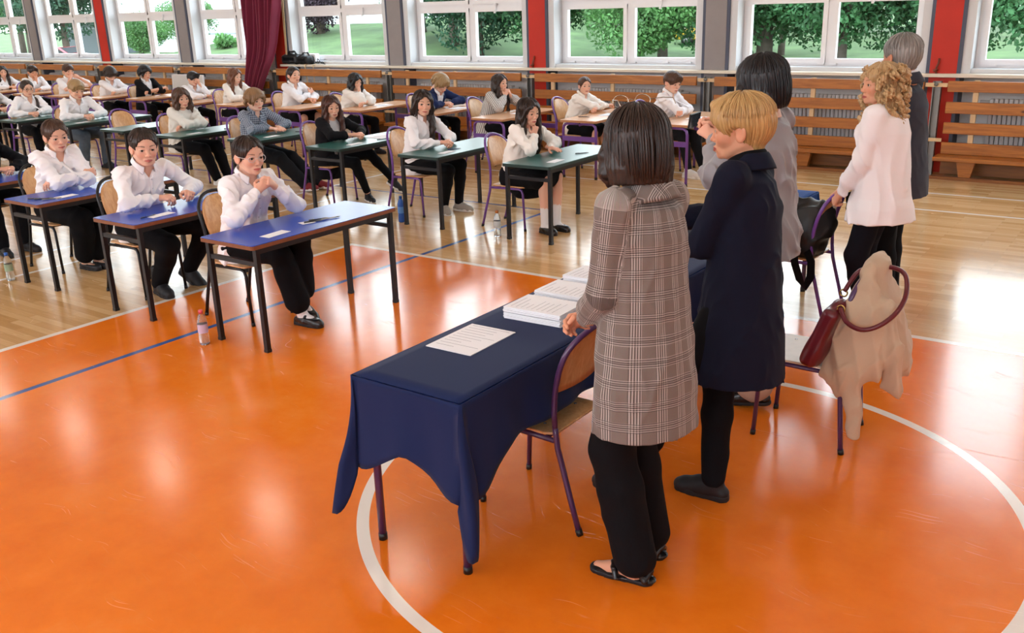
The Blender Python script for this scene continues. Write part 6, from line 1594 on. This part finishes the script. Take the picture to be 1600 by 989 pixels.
for n in LABS:
    far=n[0]=='B'
    if far: card(n,.06,.02,'white exam sheet on the beech desk of the '+LABS[n],.26,.19,1.4+.2*(len(n)%2),6)
    else: card(n,.13 if n!='M4' else .10,-.36 if n not in('M4','M5') else -.30,'small white card on the desk corner of the '+LABS[n],.20,.085,1.5708+.08)
card('F3',.06,-.02,'smaller white slip in the middle of the desk of the girl in clear glasses',.10,.075,1.3)
card('M5',.02,.28,'big white sheet on the desk of the girl in the black blazer',.34,.24,1.5)
card('M4',.05,.40,'white sheet at the far end of the desk of the boy in the checked shirt',.28,.2,1.6)
pen(-4.80,4.30,1.2,'dark pen on the nearest blue desk, beside the white slip'); pen(-4.82,4.36,1.25,'second dark pen on the nearest blue desk'); pen(-4.77,4.43,1.3,'pale pencil on the nearest blue desk',m=pmat('pale_pencil',srgb('#b9b4b2'),.4))
pen(-6.02,3.83,1.75,'blue pen at the desk end of the short haired boy',m=pmat('blue_pen',srgb('#22366e'),.3))
pen(-7.50,3.80,.5,'first dark pen on the desk of the girl with crossed arms'); pen(-7.44,3.83,1.0,'second dark pen crossing it on the desk of the girl with crossed arms'); pen(-7.37,3.86,1.2,'third pen beside the card of the girl with crossed arms',m=STEEL)
pen(-4.70,7.66,1.0,'black pen on the green desk of the girl in knee socks'); pen(-6.03,7.36,1.1,'blue pen on the green desk of the girl with clasped hands',m=pmat('blue_pen',srgb('#22366e'),.3)); pen(-7.25,7.62,.9,'black pen on the green desk of the girl in the black blazer'); pen(-8.68,7.72,.7,'black pen on the green desk of the boy in the checked shirt'); pen(-9.80,7.55,.6,'black pen on the green desk of the girl with the brown bob'); pen(-6.24,10.22,.4,'black pen on the beech desk of the girl with tied hair by the wall')
BG=pmat('clear_bottle',srgb('#eef4f6'),.06,trans=.85,ior=1.2,spec=.5); LBL=pmat('pale_lilac_label',srgb('#c9b8d3'),.5); 
def bottle(x,y,capc,label,h=.24,lab=LBL,body=None,rz=0):
    r=empty('water_bottle',(x,y,0),rz,label,'bottle','bottles standing on the floor'); k=h/.24
    b=MB(); b.lathe([(.004,.002),(.028,.0),(.033,.008),(.033,.06),(.030,.075),(.033,.09),(.033,.15),(.031,.17),(.022,.200),(.013,.215),(.013,.224),(.003,.225)],(0,0,0),20); b.build('bottle_body',body or BG,r,np.diag((k**.5,k**.5,k)))
    b=MB(); b.lathe([(.0337,.085),(.0337,.145)],(0,0,0),20,cap=False); b.build('label_band',lab,r,np.diag((k**.5,k**.5,k)))
    b=MB(); b.lathe([(.0155,.216),(.0155,.238),(.013,.241),(.002,.241)],(0,0,0),14); b.build('cap',capc,r,np.diag((k**.5,k**.5,k)))
RC=pmat('pink_cap',srgb('#cf5560'),.4); BC=pmat('blue_cap',srgb('#2f62b5'),.4); OC=pmat('orange_cap',srgb('#b36a2e'),.4)
bottle(-5.145,3.545,RC,'clear water bottle with a pink cap on the orange floor by the nearest desk')
bottle(-5.22,6.96,OC,'slim clear water bottle with an orange cap on the wood floor',.25,pmat('faint_label',srgb('#c7d0d4'),.4))
bottle(-7.96,3.69,BC,'clear blue capped bottle by a desk leg of the girl with crossed arms',.24,pmat('green_label',srgb('#93a78b'),.5))
bottle(-6.47,6.99,BC,'solid blue drinking bottle behind a green desk leg',.27,pmat('light_blue_label',srgb('#5d94d8'),.4),pmat('blue_bottle',srgb('#1f58b4'),.3))
bottle(-5.86,4.95,BC,'clear bottle with a blue cap half hidden behind the nearest blue desk',.24,LBL)
# ------------------------------------------------------------------ along the window wall
def ledge_bag(x,label,w,h,rz):
    r=empty('black_bag',(x,YP+.0,1.166),rz,label,'bag'); g=Grid((-w/2-.05,-.18,-.01),(w/2+.05,.18,h+.12),.012)
    g.box((0,0,h/2),(w/2,.11,h/2),rr=.05,k=0); g.ell((-w*.2,0,h*.85),(w*.22,.08,.06),k=.04); g.path([(-.1,0,h),(-.05,0,h+.05),(.08,0,h+.05),(.12,0,h)],[.018]*4,k=.01); g.half((0,0,.002),(0,0,-1)); g.wrinkle(.008,.13,int(abs(x)*10))
    v,f=g.mesh(); np_mesh('bag_body',v,f,pmat('black_nylon',srgb('#121215'),.45),r)
    m=MB(); m.box((0,-.112,h*.55),(w*.6,.006,h*.35),bev=.003); m.build('pocket',BLACKC,r)
ledge_bag(-13.78,'black bag on the window ledge beside the red pillar',.40,.17,.1); ledge_bag(-13.42,'second black bag on the window ledge, beside the loose cables',.34,.15,-.1)
r=empty('projector_lid',(-13.40,YP+.12,1.166),0,'white box lying behind the second black bag on the ledge','box'); m=MB(); m.box((0,0,.09),(.34,.12,.18),bev=.02); m.build('shell',WHITE_FRAME,r); m=MB(); m.box((0,-.061,.09),(.2,.004,.08),bev=.001); m.build('panel',PAPER,r)
r=empty('cable',(-13.1,YP,1.166),0,'tangle of black cable on the ledge beside the black bags','cable'); m=MB(); m.tube([(-.14+.03*i,.05*math.sin(i*1.7),.015+.03*abs(math.sin(i*1.1))) for i in range(11)],.009,6); m.tube([(-.05,.02,.02),(0,.0,.10),(.06,.02,.02),(.2,-.02,.008)],.007,6); m.build('cord',BLACKP,r)
r=empty('hanging_cable',(-13.3,YP-.12,.3),0,'pale cable hanging over the ledge behind the girl with a ponytail','cable'); m=MB(); m.tube([(-.02,.06,.875),(-.02,-.01,.87),(.03,-.02,.55),(.10,-.02,.25),(.08,-.02,0)],.010,6); m.tube([(.2,.06,.875),(.2,-.01,.86),(.21,-.02,.5),(.19,-.02,.3)],.008,6); m.build('cord',PALEW,r)
r=empty('floor_mop_holder',(-13.85,11.42,0),0,'black stool with looped cables beneath the ledge by the curtain','stool'); m=MB(); m.lathe([(.17,.44),(.18,.46),(.18,.49),(.16,.50)],(0,0,0),24); m.build('seat',BLACKP,r)
for a in range(3):
    m=MB(); m.tube([(.10*math.cos(a*2.1),.10*math.sin(a*2.1),.44),(.17*math.cos(a*2.1),.17*math.sin(a*2.1),.005)],.014,8); m.build('leg',BLACKM,r)
m=MB(); m.tube([(.10*math.cos(a),.10*math.sin(a),.505+.006*a) for a in np.linspace(0,14,60)],.008,6); m.build('cable_coil',BLACKP,r)
r['label']='black round stool with a coil of cable under the ledge by the curtain'; r.name='round_stool'
r=empty('vaulting_box',(-13.3,11.30,0),0,'wooden gym box with a padded top behind the girl with a ponytail','box')
for i,(z0,z1) in enumerate(((0,.2),(.205,.38))):
    m=MB(); m.b2((-.42,-.24,z0),(.42,.24,z1),bev=.01); m.build('tier',BENCHW,r)
m=MB(); m.b2((-.43,-.25,.385),(.43,.25,.47),bev=.03); m.build('pad',pmat('tan_leather',srgb('#b58a55'),.5),r)
r=empty('white_board',(-16.1,11.50,.006),0,'white board leaning against the wall bench behind the boy shading his eyes','board'); m=MB(); m.box((0,.035,.49),(.98,.018,.98),rotx(rad(-4)),bev=.004); m.build('panel',pmat('board_white',srgb('#d5d2cf'),.5),r); m=MB()
for dx,dz,w_,h_ in ((0,-.485,.98,.014),(0,.485,.98,.014),(-.484,0,.014,.98),(.484,0,.014,.98)):
    R_=rotx(rad(-4)); m.box(np.array((0,.035,.49))+R_@np.array((dx,0,dz)),(w_,.03,h_),R_)
m.build('rim',WHITE_FRAME,r)
# cream box with lettering
r=empty('first_aid_box',(-14.7,11.43,.0),0,'cream wooden chest with dark lettering behind the girl with reddish hair','box')
m=MB(); m.b2((-.70,-.20,.0),(.70,.20,.67),bev=.012); m.build('chest',pmat('cream_wood',srgb('#e0cfae'),.5,vary=.05),r)
m=MB(); m.b2((-.72,-.22,.672),(.72,.22,.72),bev=.01); m.build('lid',pmat('cream_lid',srgb('#e7d8ba'),.5),r)
fc=bpy.data.curves.new('lettering','FONT'); fc.body='NA POGOTO'; fc.size=.15; fc.extrude=.002; fc.align_x='CENTER'; fo=bpy.data.objects.new('lettering_tmp',fc); COL.objects.link(fo); dg=bpy.context.evaluated_depsgraph_get(); me=bpy.data.meshes.new_from_object(fo.evaluated_get(dg)); bpy.data.objects.remove(fo); me.materials.clear(); me.materials.append(pmat('dark_lettering',srgb('#3b2a22'),.6))
lo=link_mesh('lettering',me,r); lo.location=(-.08,-.203,.52); lo.rotation_euler=(rad(90),0,0)
front_row(); middle_row(); back_row(); teachers()
# ------------------------------------------------------------------ light and camera
w=bpy.data.worlds.new('overcast_sky'); SC.world=w; w.use_nodes=True; t=NT(w)
bg=t.n['Background']; tc=t.new('ShaderNodeTexCoord'); sp=t.new('ShaderNodeSeparateXYZ'); t.link(tc.outputs['Generated'],sp.inputs[0])
n=t.noise(tc.outputs['Generated'],2.2,5,.55); f=t.math('ADD',sp.outputs[2],t.math('MULTIPLY',n.outputs['Fac'],.3))
t.link(t.ramp(f,[(.1,(1,1,1,1)),(.9,(.72,.83,1,1))]),bg.inputs[0]); bg.inputs[1].default_value=SKY
for i in range(len(PX)-1):
    a,b=PX[i]+.3,PX[i+1]-.3
    l=bpy.data.lights.new('window_portal','AREA'); l.shape='RECTANGLE'; l.size=b-a; l.size_y=3.1; l.cycles.is_portal=True
    o=bpy.data.objects.new('window_portal',l); COL.objects.link(o); o.location=((a+b)/2,YG+.12,2.8); o.rotation_euler=(rad(-90),0,0)
cam=bpy.data.cameras.new('camera'); co=bpy.data.objects.new('camera',cam); COL.objects.link(co)
cam.sensor_fit='HORIZONTAL'; cam.sensor_width=36; cam.lens=1456.8/1600*36; cam.clip_start=.05; cam.clip_end=400
pi_,ro_,ya_=CAMP
cp,s_p,cy,sy=math.cos(pi_),math.sin(pi_),math.cos(ya_),math.sin(ya_)
Fv=np.array([sy*cp,cy*cp,-s_p]); Rv=np.array([cy,-sy,0]); Uv=np.cross(Rv,Fv)
cr,sr=math.cos(ro_),math.sin(ro_); R2=cr*Rv+sr*Uv; U2=-sr*Rv+cr*Uv
M=Matrix(((R2[0],U2[0],-Fv[0],0),(R2[1],U2[1],-Fv[1],0),(R2[2],U2[2],-Fv[2],2.1),(0,0,0,1)))
co.matrix_world=M; SC.camera=co
vs=SC.view_settings; vs.view_transform='Standard'; vs.look='None'; vs.gamma=1; vs.use_curve_mapping=False; vs.exposure=EXPO
SC.display_settings.display_device='sRGB'
c=SC.cycles; c.use_denoising=True
try: c.denoiser='OPENIMAGEDENOISE'; c.denoising_input_passes='RGB_ALBEDO_NORMAL'
except Exception: pass
c.max_bounces=8; c.diffuse_bounces=4; c.glossy_bounces=4; c.transparent_max_bounces=12; c.transmission_bounces=6; c.caustics_reflective=False; c.caustics_refractive=False; c.sample_clamp_indirect=6
print('script time %.1f'%(time.time()-T0))
